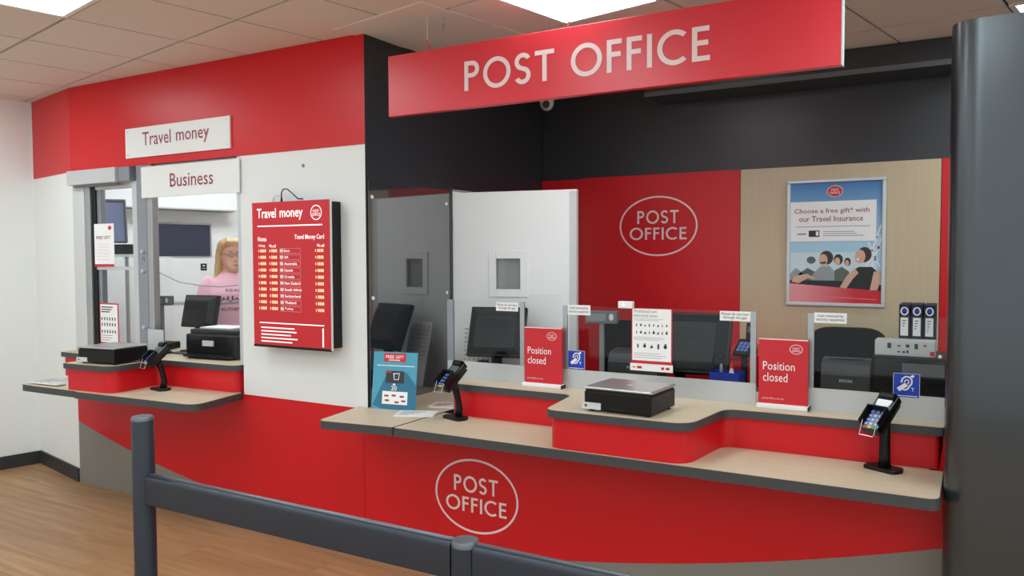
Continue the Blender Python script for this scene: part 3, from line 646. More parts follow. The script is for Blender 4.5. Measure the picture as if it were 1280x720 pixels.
# ================================================================== PAPERS AND DISPLAY CARD ON THE SHELVES
t = thing('card_display', 'blue printed card display standing on the short angled shelf', 'leaflet display', (-2.735, 3.40, ZS), math.radians(10))
tilt = (math.radians(-7), 0, 0)
b = MB().box(-.135, .135, 0, .004, 0, .315).build('card', 'leaflet_blue', t, rot=tilt)
MB().box(-.05, .05, .004, .10, 0, .006).build('support', 'leaflet_dark', t)
MB().flat([(.075, .205), (.135, .135), (.135, .003), (-.07, .003), (-.13, .02), (-.05, .19), (.0, .2)], -.0005).build('shadow_print', 'leaflet_dark', b)
MB().rect(-.07, .065, .262, .308, -.0008).build('red_flash', 'red_print', b); m = put_text(MB(), 'FREE GIFT', -.003, .288, .11, .018, -.0012, .01); m.rect(-.04, .03, .268, .273, -.0012); m.rect(-.11, .12, .238, .242, -.0012); m.build('lettering', 'white_print', b)
MB().rect(-.052, .06, .145, .212, -.0012).build('printed_card', 'text_dark', b); MB().rect(-.05, -.02, .2, .21, -.0016).build('red_corner', 'red_print', b)
m = MB().stroke([(-.005, .2), (.0, .165), (.025, .165), (.03, .2), (-.008, .195)], .005, -.0016); m.build('basket_mark', 'white_print', b)
m = MB().rect(-.07, .085, .03, .1, -.0012); put_text(m, '20', .0, .118, .035, .024, -.0012, .01); m.disc(.0, .138, .008, .006, -.0012, 10); m.build('white_label', 'white_print', b)
m = MB()
for x, z in ((-.045, .075), (.0, .078), (.05, .074), (-.04, .05), (.02, .042), (.06, .05)): m.rect(x - .012, x + .014, z - .005, z + .005, -.0016)
m.build('label_marks', 'red_text', b)
def leaflet(label, loc, rz, w_, d_, th_, mats):
    t = thing('leaflet', label, 'leaflet', loc, rz); MB().box(0, w_, 0, d_, 0, th_).build('pages', 'paper', t); MB().box(.004, w_ - .004, .004, d_ - .004, th_, th_ + .0008).build('cover', mats[0], t)
    m = MB()
    for i in range(4): m.box(.02, w_ * (.35 + .12 * i), d_ * (.15 + .18 * i), d_ * (.22 + .18 * i), th_ + .0008, th_ + .0014)
    m.build('cover_print', mats[1], t)
leaflet('white leaflet lying on the short angled shelf', (-2.62, 3.26, ZS), math.radians(24), .21, .15, .004, ('paper', 'text_grey'))
leaflet('leaflet with a red band lying near the main counter riser', (-2.61, 3.55, ZS), math.radians(15), .2, .14, .006, ('paper', 'red_print'))
leaflet('grey magazine on the far left leaflet shelf', (-5.42, 2.92, ZS + .008), math.radians(4), .29, .18, .006, ('light_plastic', 'text_grey'))
leaflet('white folder on the far left leaflet shelf behind the magazine', (-5.34, 3.01, ZS), math.radians(-2), .27, .19, .006, ('white', 'light_plastic'))

# ================================================================== POSTER
t = thing('poster', 'framed holiday insurance poster on the wood panel', 'poster', (-1.067, YB - .004, 1.313))
W, H = .59, .812; f = .022
m = MB(); m.box(0, W, -.018, 0, 0, f); m.box(0, W, -.018, 0, H - f, H); m.box(0, f, -.018, 0, f, H - f); m.box(W - f, W, -.018, 0, f, H - f); m.build('frame', 'alu_light', t, bevel=.004)
gradient_mat('poster_sky', (168, 206, 226), (38, 116, 180), 2, .40, .80)
m = MB().box(f, W - f, -.006, 0, f, H - f).build('print', 'poster_sky', t); PR = m
iw, ih = W - 2 * f, H - 2 * f
U = lambda u, v: (f + u * iw, f + v * ih)
def blob(name, m_, pts, lay): MB().flat([U(*p_) for p_ in pts], -.006 - .0004 * lay).build(name, m_, PR)
def ell(name, m_, u, v, ru, rv, lay): c = U(u, v); MB().disc(c[0], c[1], ru * iw, rv * ih, -.006 - .0004 * lay).build(name, m_, PR)
mat('poster_dark', (34, 34, 36), .5); mat('poster_skin', (216, 170, 146), .5); mat('poster_hair', (58, 42, 36), .5); mat('poster_green', (96, 104, 92), .5); mat('poster_grey', (150, 158, 160), .5); mat('poster_pink', (232, 120, 132), .45); mat('poster_haze', (206, 222, 228), .5); mat('poster_tree', (88, 100, 98), .5)
blob('picture_haze', 'poster_haze', [(0, .18), (.95, .18), (.95, .42), (0, .42)], 1)
for k, (u0, u1) in enumerate(((.0, .14), (.1, .3), (.25, .42))): blob('picture_hill', 'poster_tree' if k % 2 else 'poster_grey', [(u0, .18), (u1, .18), (u1, .25), ((u0 + u1) / 2, .29), (u0, .24)], 2)
m = MB()
for a_, b_ in (((.84, .3), (.99, .64)), ((.9, .3), (1.0, .55)), ((.98, .3), (.86, .5)), ((.99, .42), (.88, .62)), ((.86, .42), (.99, .46)), ((.9, .52), (.99, .56)), ((.84, .36), (.97, .36))): m.stroke([U(*a_), U(*b_)], .008, -.0072)
m.build('picture_coaster', 'white_print', PR)
ell('picture_tree', 'poster_tree', .24, .355, .05, .03, 3)
blob('picture_person', 'poster_grey', [(.22, .16), (.5, .16), (.5, .26), (.44, .31), (.34, .3), (.26, .24)], 3)
blob('picture_person', 'poster_green', [(.5, .16), (.66, .16), (.66, .26), (.58, .3), (.5, .27)], 3)
blob('picture_person', 'poster_dark', [(.66, .16), (.98, .16), (.96, .26), (.9, .3), (.76, .3), (.68, .26)], 4)
for u, v, ru, rv, l in ((.41, .375, .075, .058, 4), (.54, .36, .05, .045, 3), (.64, .34, .035, .035, 3), (.82, .40, .075, .062, 5)): ell('picture_hair', 'poster_hair', u, v, ru, rv, l)
for u, v, ru, rv, l in ((.375, .355, .048, .05, 5), (.53, .345, .03, .033, 4), (.635, .33, .022, .026, 4), (.775, .385, .055, .056, 6)): ell('picture_face', 'poster_skin', u, v, ru, rv, l)
blob('picture_beard', 'poster_hair', [(.34, .325), (.40, .325), (.41, .345), (.345, .338)], 6)
ell('picture_mouth', 'white_print', .75, .362, .014, .008, 7)
blob('picture_arm', 'poster_skin', [(.56, .13), (.63, .12), (.7, .2), (.76, .25), (.72, .29), (.63, .22)], 7); blob('picture_arm', 'poster_skin', [(.88, .11), (.96, .11), (1.0, .2), (1.0, .27), (.92, .26), (.9, .18)], 7)
blob('picture_arm', 'poster_skin', [(.02, .17), (.1, .16), (.2, .2), (.3, .2), (.2, .24), (.05, .22)], 7)
blob('picture_rim', 'poster_dark', [(0, .155), (1, .10), (1, .155), (.5, .185), (0, .185)], 6)
gradient_mat('poster_red', (236, 150, 156), (206, 26, 44), 0, .08, .42)
MB().flat([U(*p_) for p_ in ((0, 0), (1, 0), (1, .105), (0, .158))], -.0086).build('picture_car', 'poster_red', PR)
MB().flat([U(*p_) for p_ in ((.3, .05), (.95, .03), (.95, .036), (.3, .058))], -.0090).build('picture_car_line', 'poster_pink', PR)
blob('text_box', 'white_print', [(0, .512), (.94, .512), (.94, .845), (0, .845)], 8)
m = MB(); c = U(.455, .762); put_text(m, 'Choose a free gift* with', c[0], c[1], .82 * iw, .052 * ih, -.0098, .006); c = U(.45, .70); put_text(m, 'our Travel Insurance', c[0], c[1], .70 * iw, .046 * ih, -.0098, .006); m.build('lettering', 'red_text', PR)
m = MB(); x0, z0 = U(.06, .63); x1, z1 = U(.88, .64); lines(m, x0, x1, z0, z1, 1, -.0098, .5, 0); x0, z0 = U(.37, .55); x1, z1 = U(.86, .6); lines(m, x0, x1, z0, z1, 3, -.0098, .3); x0, z0 = U(.08, .568); x1, z1 = U(.18, .58); m.rect(x0, x1, z0, z1, -.0098); m.build('small_print', 'text_grey', PR)
blob('black_mark', 'poster_dark', [(.21, .55), (.33, .55), (.33, .603), (.21, .603)], 9); blob('white_mark', 'white_print', [(.29, .56), (.32, .56), (.32, .595), (.29, .595)], 10)
c = U(.495, .925); MB().disc(c[0], c[1], .048, .037, -.0085, 32).build('emblem_ground', 'pale_letter', PR); MB().disc(c[0], c[1], .044, .033, -.0089, 32).build('emblem_oval', 'red_print', PR)
m = MB(); put_po(m, 'POST', c[0], c[1] + .009, .045, .014, -.0093); put_po(m, 'OFFICE', c[0], c[1] - .010, .06, .014, -.0093); m.build('emblem', 'white_print', PR)

# ================================================================== STAFF SIDE
ZD = .90
t = thing('staff_desk', 'dark staff desk behind the main counter', 'desk', (-2.4, 3.96, 0))
MB().box(0, 2.28, 0, .58, ZD - .03, ZD).build('desk_top', 'edge', t, bevel=.003)
for x in (.02, .78, 1.53, 2.24): MB().box(x, x + .025, .02, .56, 0, ZD - .03).build('side_panel', 'dark_plastic', t)
t = thing('back_cabinet', 'low red cabinet against the back wall', 'cabinet', (-1.75, 4.80, 0))
MB().box(0, .80, 0, .6, .05, 1.02).build('body', 'red', t); MB().box(-.01, .81, -.01, .6, 1.02, 1.045).build('cabinet_top', 'red', t, bevel=.003); MB().box(.0, .80, .03, .58, 0, .05).build('plinth', 'black', t)
for x in (.01, .405): MB().box(x, x + .385, -.015, 0, .08, 1.0).build('door', 'red', t, bevel=.002)
def monitor(label, loc, rz, w_, h_, tilt, lift, group='counter monitors'):
    t = thing('monitor', label, 'monitor', loc, rz, group)
    MB().prism(rounded([(-.11, -.09), (.11, -.09), (.11, .09), (-.11, .09)], .02), 0, .012).build('foot', 'black', t)
    MB().box(-.03, .03, -.02, .02, .01, lift + .05).build('neck', 'black', t, bevel=.004)
    R_ = (-tilt, 0, 0); c = (0, 0, lift)
    b = MB().box(-w_ / 2, w_ / 2, -.005, .03, -h_ / 2, h_ / 2).build('bezel', 'black', t, loc=c, rot=R_, bevel=.006)
    MB().add([(-w_ * .48, -.004, -h_ * .47), (w_ * .48, -.004, -h_ * .47), (w_ * .48, -.004, h_ * .47), (-w_ * .48, -.004, h_ * .47), (-w_ * .36, -.045, -h_ * .36), (w_ * .36, -.045, -h_ * .36), (w_ * .36, -.045, h_ * .30), (-w_ * .36, -.045, h_ * .30)],
             [(4, 5, 6, 7), (0, 1, 5, 4), (1, 2, 6, 5), (2, 3, 7, 6), (3, 0, 4, 7), (3, 2, 1, 0)]).build('back_shell', 'dark_plastic', b, bevel=.006)
    MB().box(-w_ * .47, w_ * .47, .03, .0315, -h_ * .45, h_ * .45).build('screen', 'black_gloss', b)
    v = MB()
    for i in range(6): v.box(-w_ * .25, w_ * .25, -.047, -.045, h_ * (.02 + i * .035), h_ * (.035 + i * .035))
    v.build('vent', 'black', b)
monitor('black monitor back behind the left glass screen', (-2.47, 4.06, ZD), math.radians(14), .35, .31, math.radians(22), .29)
monitor('wide black monitor back behind the middle glass screen', (-1.44, 4.38, ZD), math.radians(3), .56, .36, math.radians(24), .25)
def printer(label, loc, rz, w_=.2, d_=.2, h_=.19, m_='printer_grey', word=True):
    t = thing('receipt_printer', label, 'printer', loc, rz, 'receipt printers')
    pr = [(-d_ / 2, 0), (d_ / 2, 0), (d_ / 2, h_ * .9), (d_ / 2 - .03, h_), (-d_ * .1, h_), (-d_ * .38, h_ * .93), (-d_ * .5, h_ * .72)]
    n = len(pr); m = MB(); m.add([(-w_ / 2, a, b) for a, b in pr] + [(w_ / 2, a, b) for a, b in pr], [tuple(range(n)), tuple(range(2 * n - 1, n - 1, -1))] + [((i + 1) % n, i, i + n, (i + 1) % n + n) for i in range(n)])
    b = m.build('body', m_, t, bevel=.008)
    MB().box(-w_ * .36, w_ * .36, -d_ * .15, d_ * .05, h_, h_ + .003).build('paper_slot', 'black', t); MB().box(-w_ * .46, w_ * .46, -d_ * .515, -d_ * .49, h_ * .12, h_ * .45).build('front_cover', 'grey_plastic', t, bevel=.006)
    if word: put_text(MB(), 'EPSON', .0, h_ * .62, .055, .013, -d_ / 2 - .003, .01).build('lettering', 'light_plastic', t)
printer('dark receipt printer behind the middle glass screen', (-1.60, 4.12, ZD), math.radians(5), .28, .2, .225)
printer('dark receipt printer behind the right glass screen', (-.52, 4.09, ZD), math.radians(4), .22, .2, .245)
def pole_display(label, loc, rz, h_, w_=.16, m1='grey_plastic', m2='mid_grey'):
    t = thing('pole_display', label, 'till display', loc, rz, 'till pole displays')
    MB().lathe([(.06, 0), (.06, .012), (.025, .02)], 24).build('foot', 'dark_plastic', t, smooth=True); MB().cyl((0, 0, .015), (0, 0, h_), .014, n=14).build('pole', m2, t, smooth=True)
    MB().box(-w_ / 2, w_ / 2, -.025, .025, h_ - .005, h_ + .06).build('display_head', m1, t, bevel=.004); MB().box(-w_ * .44, w_ * .15, -.027, -.024, h_ + .008, h_ + .048).build('display_window', m2, t)
    MB().disc(w_ * .32, h_ + .03, .012, .018, -.0255, 14).build('display_mark', 'light_plastic', t)
pole_display('grey till display on a pole behind the middle glass screen', (-1.68, 3.82, ZU), math.radians(12), .32, .17)
pole_display('grey till display on a pole inside the travel money window', (-4.86, 3.53, ZU), math.radians(25), .34, .15)
def chair(label, loc, rz, sz=.52):
    t = thing('office_chair', label, 'office chair', loc, rz, 'black office chairs')
    MB().prism(rounded([(-.24, -.23), (.24, -.23), (.23, .23), (-.23, .23)], .08), sz - .06, sz + .02).build('seat', 'black_fabric', t, bevel=.02, seg=3)
    pts = rounded([(-.2, 0), (.2, 0), (.24, .5), (-.24, .5)], [.08, .08, .14, .14])
    MB().slab(pts, -.03, .05).build('backrest', 'black_fabric', t, loc=(0, .24, sz + .14), rot=(math.radians(-8), 0, 0), bevel=.02, seg=3)
    MB().box(-.03, .03, .2, .26, sz - .05, sz + .25).build('back_bar', 'black', t); MB().cyl((0, 0, .1), (0, 0, sz - .05), .03, n=14).build('gas_column', 'black', t)
    for k in range(5):
        a_ = 2 * PI * k / 5; e = (math.cos(a_) * .28, math.sin(a_) * .28, .07); g = MB().tube([(0, 0, .11), e], [.025, .015], 8).build('base_arm', 'black', t)
        MB().cyl((e[0] - .012 * math.sin(a_), e[1] + .012 * math.cos(a_), .03), (e[0] + .012 * math.sin(a_), e[1] - .012 * math.cos(a_), .03), .03, n=14).build('castor', 'black', t)
chair('black office chair behind the right glass screen', (-.64, 4.90, 0), math.radians(4), .565)
chair('black office chair behind the till display of the middle screen', (-2.12, 4.92, 0), math.radians(-8), .55)
monitor('dark monitor back inside the travel money window', (-4.74, 3.745, ZU), math.radians(8), .30, .23, math.radians(14), .285)
# right bay: black scanner box, ticket box and three spine files
t = thing('screen_unit', 'black glossy equipment box behind the right glass screen', 'equipment', (-.395, 3.97, ZD))
MB().box(0, .33, 0, .3, 0, .285).build('casing', 'black', t, bevel=.008); MB().box(.01, .32, -.004, 0, .02, .27).build('front_panel', 'black_gloss', t); MB().box(.12, .29, -.007, -.003, .20, .255).build('label_strip', 'grey_plastic', t)
t = thing('ticket_box', 'white printed ticket box on top of the black equipment box', 'box', (-.39, 3.99, ZD + .285))
MB().box(0, .245, 0, .12, 0, .068).build('carton', 'light_plastic', t, bevel=.001)
m = MB()
for x, z, a_, b_ in ((.06, .045, .008, .012), (.1, .045, .007, .003), (.135, .046, .007, .007), (.17, .045, .007, .012), (.1, .018, .006, .003), (.12, .018, .006, .004), (.135, .02, .004, .007)): m.rect(x - a_, x + a_, z - b_, z + b_, -.001)
m.build('print', 'text_dark', t); m = MB().rect(.225, .243, .005, .025, -.001); m.disc(.205, .05, .006, .006, -.001, 12); m.build('red_print', 'red_print', t)
for i in range(3):
    t = thing('card_pack', ['left blue and white spine file', 'middle blue and white spine file', 'right blue and white spine file'][i] + ' of three behind the ticket box', 'file', (-.302 + i * .052, 4.125, ZD + .285), 0, 'blue and white files')
    MB().box(0, .046, 0, .2, 0, .225).build('body', 'navy', t, bevel=.001)
    MB().rect(.007, .039, .08, .165, -.001).build('label', 'white_print', t); MB().ring(.023, .195, .017, .02, .006, -.001, n=24).build('finger_hole', 'white_print', t); MB().disc(.023, .199, .009, .011, -.0014, 16).build('finger_hole_centre', 'blue_sign', t)
    m = MB()
    for k in range(3 + i): m.rect(.014, .03 - .003 * k, .148 - k * .012, .152 - k * .012, -.0015)
    m.build('label_print', 'text_dark', t)
for x, lab in ((-.99, 'small pin pad on a pole behind the middle glass screen'),):
    t = thing('pin_pad', lab, 'pin pad', (x - .05, 4.22, ZD), math.radians(-10))
    MB().cyl((0, 0, 0), (0, 0, .012), .05, n=20).build('foot', 'black', t); MB().cyl((0, 0, .01), (0, 0, .235), .018, n=14).build('pole', 'dark_plastic', t)
    b = MB().box(-.045, .045, -.06, .06, -.012, .012).build('pad', 'black', t, loc=(0, 0, .255), rot=(math.radians(35), 0, 0), bevel=.005); m = MB()
    for i in range(3):
        for j in range(3): m.box(-.03 + i * .022, -.014 + i * .022, -.04 + j * .026, -.02 + j * .026, .012, .0135)
    m.build('keys', 'screen_blue', b)
t = thing('storage_tray', 'bright blue plastic tray behind the middle glass screen', 'tray', (-1.16, 3.99, ZD))
m = MB(); m.box(0, .15, 0, .12, 0, .005); m.box(0, .15, 0, .004, .005, .15); m.box(0, .15, .116, .12, .005, .15); m.box(0, .004, .004, .116, .005, .15); m.box(.146, .15, .004, .116, .005, .15); m.build('tray_body', 'blue_box', t)
t = thing('scissors', 'black handled scissors standing in the blue tray', 'scissors', (-1.135, 4.04, ZD + .006))
m = MB(); 
for k in range(2): m.tube([(.0 + k * .045 + .02 * math.cos(2 * PI * i / 14), 0, .20 + .028 * math.sin(2 * PI * i / 14)) for i in range(15)], .005, 6)
m.build('handles', 'black', t, smooth='all'); MB().box(.015, .03, -.001, .001, 0, .19).build('blades', 'steel', t)
t = thing('glue_bottle', 'small white bottle standing in the blue tray', 'bottle', (-1.06, 4.04, ZD + .006))
MB().lathe([(.013, 0), (.013, .14), (.008, .155), (.008, .165)], 16).build('bottle_body', 'white', t, smooth=True); MB().lathe([(.01, .165), (.006, .19)], 12).build('cap', 'red_print', t)
t = thing('telephone', 'black cordless phone standing against the wood panel on the red cabinet', 'phone', (-1.165, 4.85, 1.045))
MB().box(-.04, .04, -.035, .04, 0, .035).build('cradle', 'black', t, bevel=.006); b = MB().box(-.026, .026, -.012, .014, .03, .19).build('handset', 'dark_plastic', t, rot=(math.radians(-10), 0, 0), bevel=.008); MB().box(-.016, .016, -.0135, -.012, .13, .165).build('phone_display', 'grey_plastic', b)
t = thing('paper_stack', 'white printed rate sheet leaning behind the left monitor', 'paper', (-2.74, 4.06, ZS + .002), math.radians(18))
b = MB().box(0, .24, 0, .003, 0, .42).build('sheet', 'paper', t, rot=(math.radians(-12), 0, 0)); m = MB()
for i in range(9):
    for k in range(7): m.rect(.015 + k * .03, .015 + k * .03 + .016 * random.random() + .006, .385 - i * .027, .393 - i * .027, -.001)
m.build('print', 'text_grey', b)
t = thing('desk_phone', 'black desk phone behind the left glass screen', 'phone', (-2.36, 3.80, ZU))
MB().box(-.08, .08, -.07, .08, 0, .04).build('body', 'black', t, bevel=.008); MB().tube([(-.06, -.06, .055), (-.06, 0, .065), (-.06, .07, .055)], .014, 10).build('handset', 'black', t, smooth='all')

# ================================================================== OFFICE BEHIND THE TRAVEL WINDOW
def on_b(k, off, z): v = bpt(k, off); return (v.x, v.y, z)
RB = math.atan2(B.y, B.x)
t = thing('noticeboard', 'dark navy noticeboard on the office wall', 'noticeboard', on_b(.96, .002, 1.65), RB)
MB().box(0, .49, -.02, 0, 0, .285).build('felt', 'navy', t); m = MB(); m.box(-.01, .50, -.025, 0, .285, .30); m.box(.49, .505, -.025, 0, 0, .30); m.build('frame', 'alu', t)
t = thing('whiteboard', 'white wall board below the navy noticeboard', 'whiteboard', on_b(.96, .002, 1.235), RB)
MB().box(0, .49, -.018, 0, 0, .392).build('surface', 'white', t); MB().box(.395, .455, -.0195, -.018, .28, .345).build('black_label', 'black', t); m = MB().rect(.405, .445, .30, .303, -.0198); m.rect(.415, .435, .32, .33, -.0198); m.build('label_print', 'white_print', t)
t = thing('air_conditioner', 'white wall unit high on the office wall', 'air conditioner', on_b(.35, .001, 2.06), RB)
MB().box(0, 1.29, -.19, 0, .0, .26).build('casing', 'white', t, bevel=.015); MB().box(.03, 1.26, -.17, -.03, -.006, .0).build('air_grille', 'mid_grey', t)
t = thing('filing_cabinet', 'tall white cabinet in the office corner', 'cabinet', on_b(.30, .02, 0), RB)
MB().box(0, .63, -.35, 0, .02, 1.645).build('body', 'light_plastic', t, bevel=.004); MB().box(.317, .625, -.362, -.35, .05, 1.63).build('door', 'white_panel', t, bevel=.002); MB().box(.005, .313, -.362, -.35, .05, 1.63).build('door', 'white_panel', t, bevel=.002); MB().box(.327, .337, -.375, -.362, .8, .95).build('handle', 'mid_grey', t)
t = thing('wall_monitor', 'tilted monitor with a blue picture hanging in the left window bay', 'monitor', (-5.80, 3.80, 1.775), math.radians(48))
b = MB().box(-.10, .10, -.03, .02, -.02, .32).build('screen_casing', 'grey_plastic', t, rot=(math.radians(12), 0, 0), bevel=.008); MB().box(-.085, .085, -.0325, -.03, .0, .30).build('screen', 'tv_picture', b); MB().tube([(0, .02, .15), (-.06, .2, .2), (-.16, .52, .24)], .015, 8).build('wall_arm', 'mid_grey', t)
t = thing('label_printer', 'small dark device on a raised white shelf in the left window bay', 'device', (-5.55, 3.73, ZU), math.radians(35))
MB().box(-.09, .09, -.05, .05, .69, .765).build('body', 'dark_plastic', t, bevel=.006); MB().cyl((.03, -.05, .735), (.03, -.056, .735), .022, n=16).build('dial', 'black', t); MB().box(-.12, .12, -.06, .10, .67, .69).build('shelf', 'white', t); MB().cyl((0, .02, .01), (0, .02, .67), .014, n=12).build('support_pole', 'alu', t); MB().cyl((0, .02, 0), (0, .02, .012), .05, n=20).build('foot', 'alu', t)
t = thing('desk_phone', 'black desk phone on the travel money counter', 'phone', (-5.10, 3.70, ZU), math.radians(20))
MB().prism([(-.09, -.09), (.09, -.09), (.09, .09), (-.09, .09)], 0, .05).build('body', 'black', t, bevel=.008); MB().box(-.03, .06, -.06, .03, .05, .055).build('keys', 'dark_plastic', t); MB().tube([(-.075, -.08, .10), (-.075, -.05, .115), (-.075, .05, .115), (-.075, .08, .10)], [.02, .014, .014, .02], 10).build('handset', 'black', t, smooth='all')
MB().tube([(-.08, -.09, .08), (-.03, -.14, .10), (.03, -.16, .06), (.05, -.17, .02), (.09, -.2, .006)], .004, 6).build('cord', 'light_plastic', t, smooth='all')
t = thing('counter_printer', 'large black printer with a paper tray inside the travel window', 'printer', (-4.33, 3.645, ZU), math.radians(6))
MB().box(-.22, .22, -.16, .14, 0, .16).build('body', 'black', t, bevel=.012); MB().box(-.2, .2, -.14, .1, .16, .19).build('lid', 'dark_plastic', t, bevel=.008); MB().box(-.15, .12, -.1, .08, .192, .2).build('paper_tray', 'paper', t); MB().box(-.06, .03, -.172, -.155, .085, .12).build('output_slot', 'light_plastic', t); MB().box(-.2, .2, -.20, -.16, .012, .03).build('front_flap', 'dark_plastic', t)
t = thing('desk_mat', 'black mat on the travel money counter', 'mat', (-4.70, 3.62, ZU), math.radians(4)); MB().box(-.13, .11, -.06, .05, 0, .006).build('mat', 'black', t)

# ================================================================== PERSON
def skin_mesh(mb, vox, name, m_, parent, loc=None, it=6):
    o = mb.build(name, m_, parent, loc=loc)
    r = o.modifiers.new('r', 'REMESH'); r.mode = 'VOXEL'; r.voxel_size = vox; s = o.modifiers.new('s', 'SMOOTH'); s.factor = .5; s.iterations = it
    bpy.context.view_layer.update(); me = bpy.data.meshes.new_from_object(o.evaluated_get(bpy.context.evaluated_depsgraph_get()))
    o.modifiers.clear(); o.data = me
    for p_ in me.polygons: p_.use_smooth = True
    return o
PZ = 0.05
t = thing('person', 'person in a pink printed t-shirt standing behind the travel money counter', 'person', (-4.86, 4.12, 0), math.radians(58))   # faces local -Y
def eloop(cx, cy, z, rx, ry, n=20): return [(cx + rx * math.cos(2 * PI * i / n), cy + ry * math.sin(2 * PI * i / n), z) for i in range(n)]
HA = math.radians(14)                     # head turned to the person's left
def hd(p_): x, y, z = p_; return (x * math.cos(HA) - y * math.sin(HA), x * math.sin(HA) + y * math.cos(HA), z + 1.60 + PZ)
b = MB()
b.loft([eloop(0, .01, 1.45 + PZ, .062, .06), eloop(0, 0, 1.50 + PZ, .055, .055), eloop(0, -.01, 1.58 + PZ, .052, .056)])
def hloop(z, rx, ry, cy): return [hd(q) for q in eloop(0, cy, z, rx, ry, 24)]
b.loft([hloop(-.118, .022, .03, -.062), hloop(-.105, .038, .05, -.05), hloop(-.075, .055, .075, -.025), hloop(-.03, .066, .09, -.005), hloop(.02, .072, .096, .004), hloop(.06, .072, .096, .008), hloop(.095, .058, .08, .01), hloop(.115, .034, .045, .01)])
b.loft([[hd((.004 * math.cos(2 * PI * i / 8), -.093 + .006 * math.sin(2 * PI * i / 8), .01)) for i in range(8)], [hd((.011 * math.cos(2 * PI * i / 8), -.1 + .014 * math.sin(2 * PI * i / 8), -.02)) for i in range(8)], [hd((.016 * math.cos(2 * PI * i / 8), -.1 + .018 * math.sin(2 * PI * i / 8), -.034)) for i in range(8)], [hd((.008 * math.cos(2 * PI * i / 8), -.092 + .008 * math.sin(2 * PI * i / 8), -.042)) for i in range(8)]])
for s in (-1, 1): b.ellipsoid(hd((s * .073, .012, -.01)), (.012, .022, .032), 12, 8)
for zz in (-.066, -.077): b.ellipsoid(hd((0, -.088, zz)), (.026, .012, .007), 12, 8)
b.loft([eloop(0, 0, .80 + PZ, .15, .11), eloop(0, 0, .92 + PZ, .175, .13), eloop(0, 0, 1.08 + PZ, .145, .11), eloop(0, 0, 1.22 + PZ, .155, .12), eloop(0, 0, 1.34 + PZ, .17, .115), eloop(0, .005, 1.43 + PZ, .15, .085), eloop(0, .01, 1.48 + PZ, .07, .06)])
for s in (-1, 1):
    b.tube([(s * .15, .005, 1.405 + PZ), (s * .19, .01, 1.28 + PZ), (s * .21, .02, 1.12 + PZ)], [.055, .047, .040], 14)
    b.tube([(s * .21, .02, 1.13 + PZ), (s * .23, -.01, 1.02 + PZ), (s * .25, -.06, .90 + PZ)], [.040, .036, .026], 14)
    b.loft([[(s * .25 + .018 * math.cos(2 * PI * i / 12), -.062 - k * .006 + .03 * math.sin(2 * PI * i / 12), .90 + PZ - k * .03) for i in range(12)] for k in range(4)])
    for k in range(4): ln = (.062, .072, .068, .052)[k]; y = -.105 + k * .018; b.tube([(s * .25, y, .82 + PZ), (s * .247, y, .82 + PZ - ln * .5), (s * .238, y, .82 + PZ - ln)], [.0095, .009, .0075], 8)
    b.tube([(s * .245, -.085, .88 + PZ), (s * .238, -.12, .85 + PZ), (s * .233, -.125, .82 + PZ)], [.013, .011, .008], 8)
    b.tube([(s * .085, 0, .86 + PZ), (s * .09, -.005, .50 + PZ), (s * .09, .01, .1)], [.085, .06, .042], 14)
    b.loft([[(s * .09 + .04 * math.cos(2 * PI * i / 12), -.02 + .11 * math.sin(2 * PI * i / 12), z_) for i in range(12)] for z_ in (.0, .05)])
body = skin_mesh(b, .007, 'body', 'skin', t)
c = MB(); c.loft([eloop(0, 0, 1.02 + PZ, .165, .13), eloop(0, 0, 1.10 + PZ, .16, .125), eloop(0, -.005, 1.22 + PZ, .172, .14), eloop(0, -.012, 1.32 + PZ, .185, .145), eloop(0, .002, 1.40 + PZ, .18, .112), eloop(0, .01, 1.455 + PZ, .11, .08), eloop(0, .005, 1.475 + PZ, .075, .07)])
for s in (-1, 1): c.tube([(s * .12, .005, 1.415 + PZ), (s * .16, .008, 1.37 + PZ), (s * .192, .012, 1.27 + PZ), (s * .205, .016, 1.19 + PZ)], [.06, .064, .06, .06], 16)
shirt = skin_mesh(c, .009, 'tshirt', 'shirt', t)
c = MB(); c.loft([eloop(0, 0, .78 + PZ, .17, .13), eloop(0, 0, .95 + PZ, .185, .142), eloop(0, 0, 1.05 + PZ, .16, .124)])
for s in (-1, 1): c.tube([(s * .088, 0, .88 + PZ), (s * .092, -.003, .5 + PZ), (s * .092, .01, .08)], [.095, .075, .065], 16)
skin_mesh(c, .011, 'trousers', 'trousers', t)
h = MB()
def hq(ps): return [hd(q) for q in ps]
def hairloop(z, rx, ry, cy, n=28): return hq([((rx + .005 * math.sin(9 * 2 * PI * i / n)) * math.cos(2 * PI * i / n), cy + ry * math.sin(2 * PI * i / n), z) for i in range(n)])
h.loft([hairloop(.03, .083, .085, .035), hairloop(.07, .085, .102, .016), hairloop(.105, .072, .092, .014), hairloop(.132, .042, .055, .014), hairloop(.14, .015, .02, .014)])
h.loft([hairloop(-.20, .088, .035, .06), hairloop(-.15, .098, .05, .055), hairloop(-.08, .094, .062, .05), hairloop(0, .09, .07, .045), hairloop(.05, .085, .08, .035)])
for s in (-1, 1): h.tube(hq([(s * .03, -.075, .105), (s * .064, -.04, .08), (s * .084, .0, .02), (s * .09, .015, -.07), (s * .098, .01, -.15), (s * .086, -.005, -.215)]), [.016, .02, .02, .024, .024, .01], 10)
for k in range(5): h.tube(hq([(-.056 + k * .028, -.080 + .006 * abs(k - 2), .078 + .004 * (k % 2)), (-.05 + k * .025, -.072, .10), (-.03 + k * .015, -.03, .126)]), [.006, .012, .016], 8)
hair = skin_mesh(h, .006, 'hair', 'hair', t, it=14)
mat('lips', (190, 104, 102), .5); mat('eye_white', (236, 232, 228), .3); mat('iris', (70, 82, 92), .2); mat('brow', (160, 124, 86), .7)
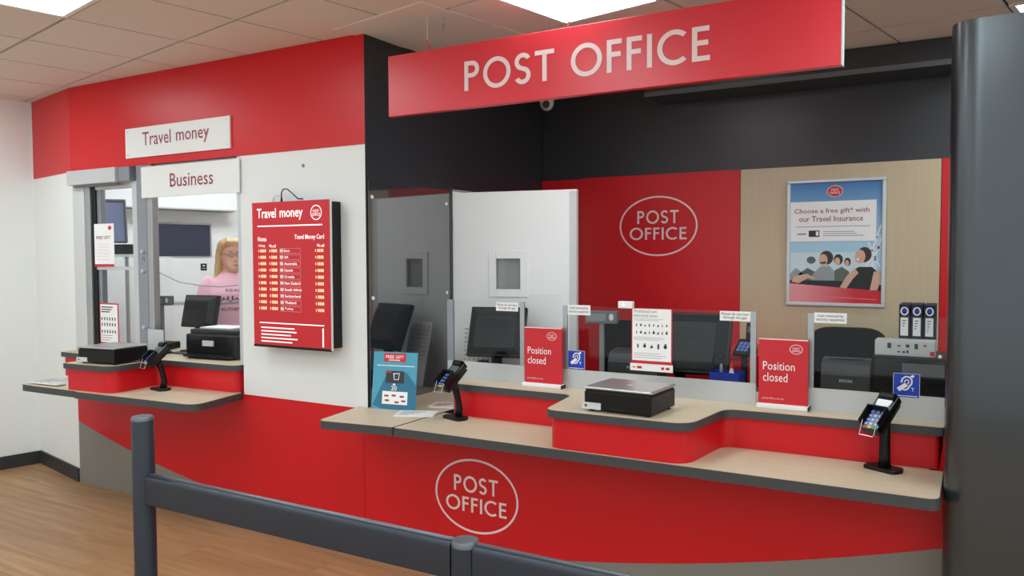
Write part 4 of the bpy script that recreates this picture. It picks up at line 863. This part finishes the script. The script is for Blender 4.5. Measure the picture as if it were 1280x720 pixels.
for s in (-1, 1):
    MB().ellipsoid(hd((s * .03, -.081, .008)), (.013, .013, .009), 12, 8).build('eye', 'eye_white', t, smooth='all'); MB().ellipsoid(hd((s * .03, -.0925, .008)), (.005, .004, .005), 10, 6).build('iris', 'iris', t, smooth='all')
    MB().tube(hq([(s * .014, -.09, .028), (s * .03, -.0895, .033), (s * .046, -.08, .029)]), [.003, .0035, .002], 6).build('eyebrow', 'brow', t, smooth='all')
    MB().tube(hq([(s * .03 + .019 * math.cos(2 * PI * i / 14), -.1, .006 + .013 * math.sin(2 * PI * i / 14)) for i in range(15)]), .0016, 6).build('spectacle_rim', 'dark_plastic', t, smooth='all')
    MB().tube(hq([(s * .048, -.099, .01), (s * .074, -.05, .012), (s * .078, .01, .01)]), .0016, 6).build('spectacle_arm', 'dark_plastic', t)
MB().tube(hq([(-.011, -.1, .01), (0, -.104, .012), (.011, -.1, .01)]), .0016, 6).build('spectacle_bridge', 'dark_plastic', t)
MB().ellipsoid(hd((0, -.0925, -.0715)), (.024, .009, .009), 12, 8).build('lips', 'lips', t, smooth='all')
# print on the shirt, laid onto the cloth
bm_ = bmesh.new(); bm_.from_mesh(shirt.data); bv = BVHTree.FromBMesh(bm_); bm_.free()
def cloth_print(mb, m_):
    vs = []
    for v in mb.v:
        hit = bv.ray_cast(Vector((v[0], -.6, v[2])), Vector((0, 1, 0)))[0]; vs.append((v[0], (hit.y if hit else v[1]) - .003, v[2]))
    mb.v = vs; mb.build('shirt_print', m_, t)
m = put_text(MB(), 'REAL', .0, 1.345 + PZ, .11, .022, 0); put_text(m, 'AUTHENTIC', .01, 1.205 + PZ, .2, .025, 0, .01); cloth_print(m, 'text_dark')
m = MB(); m.stroke([(-.11 + .0022 * i + .010 * math.cos(i * .45), 1.285 + PZ + (.013 + .009 * math.sin(i * .17 + 1.2)) * math.sin(i * .45)) for i in range(100)], .006, 0); cloth_print(m, 'navy')
m = MB(); m.stroke([(-.11 + i * .022, 1.245 + PZ + .0015 * i) for i in range(11)], .012, 0); cloth_print(m, 'text_grey')
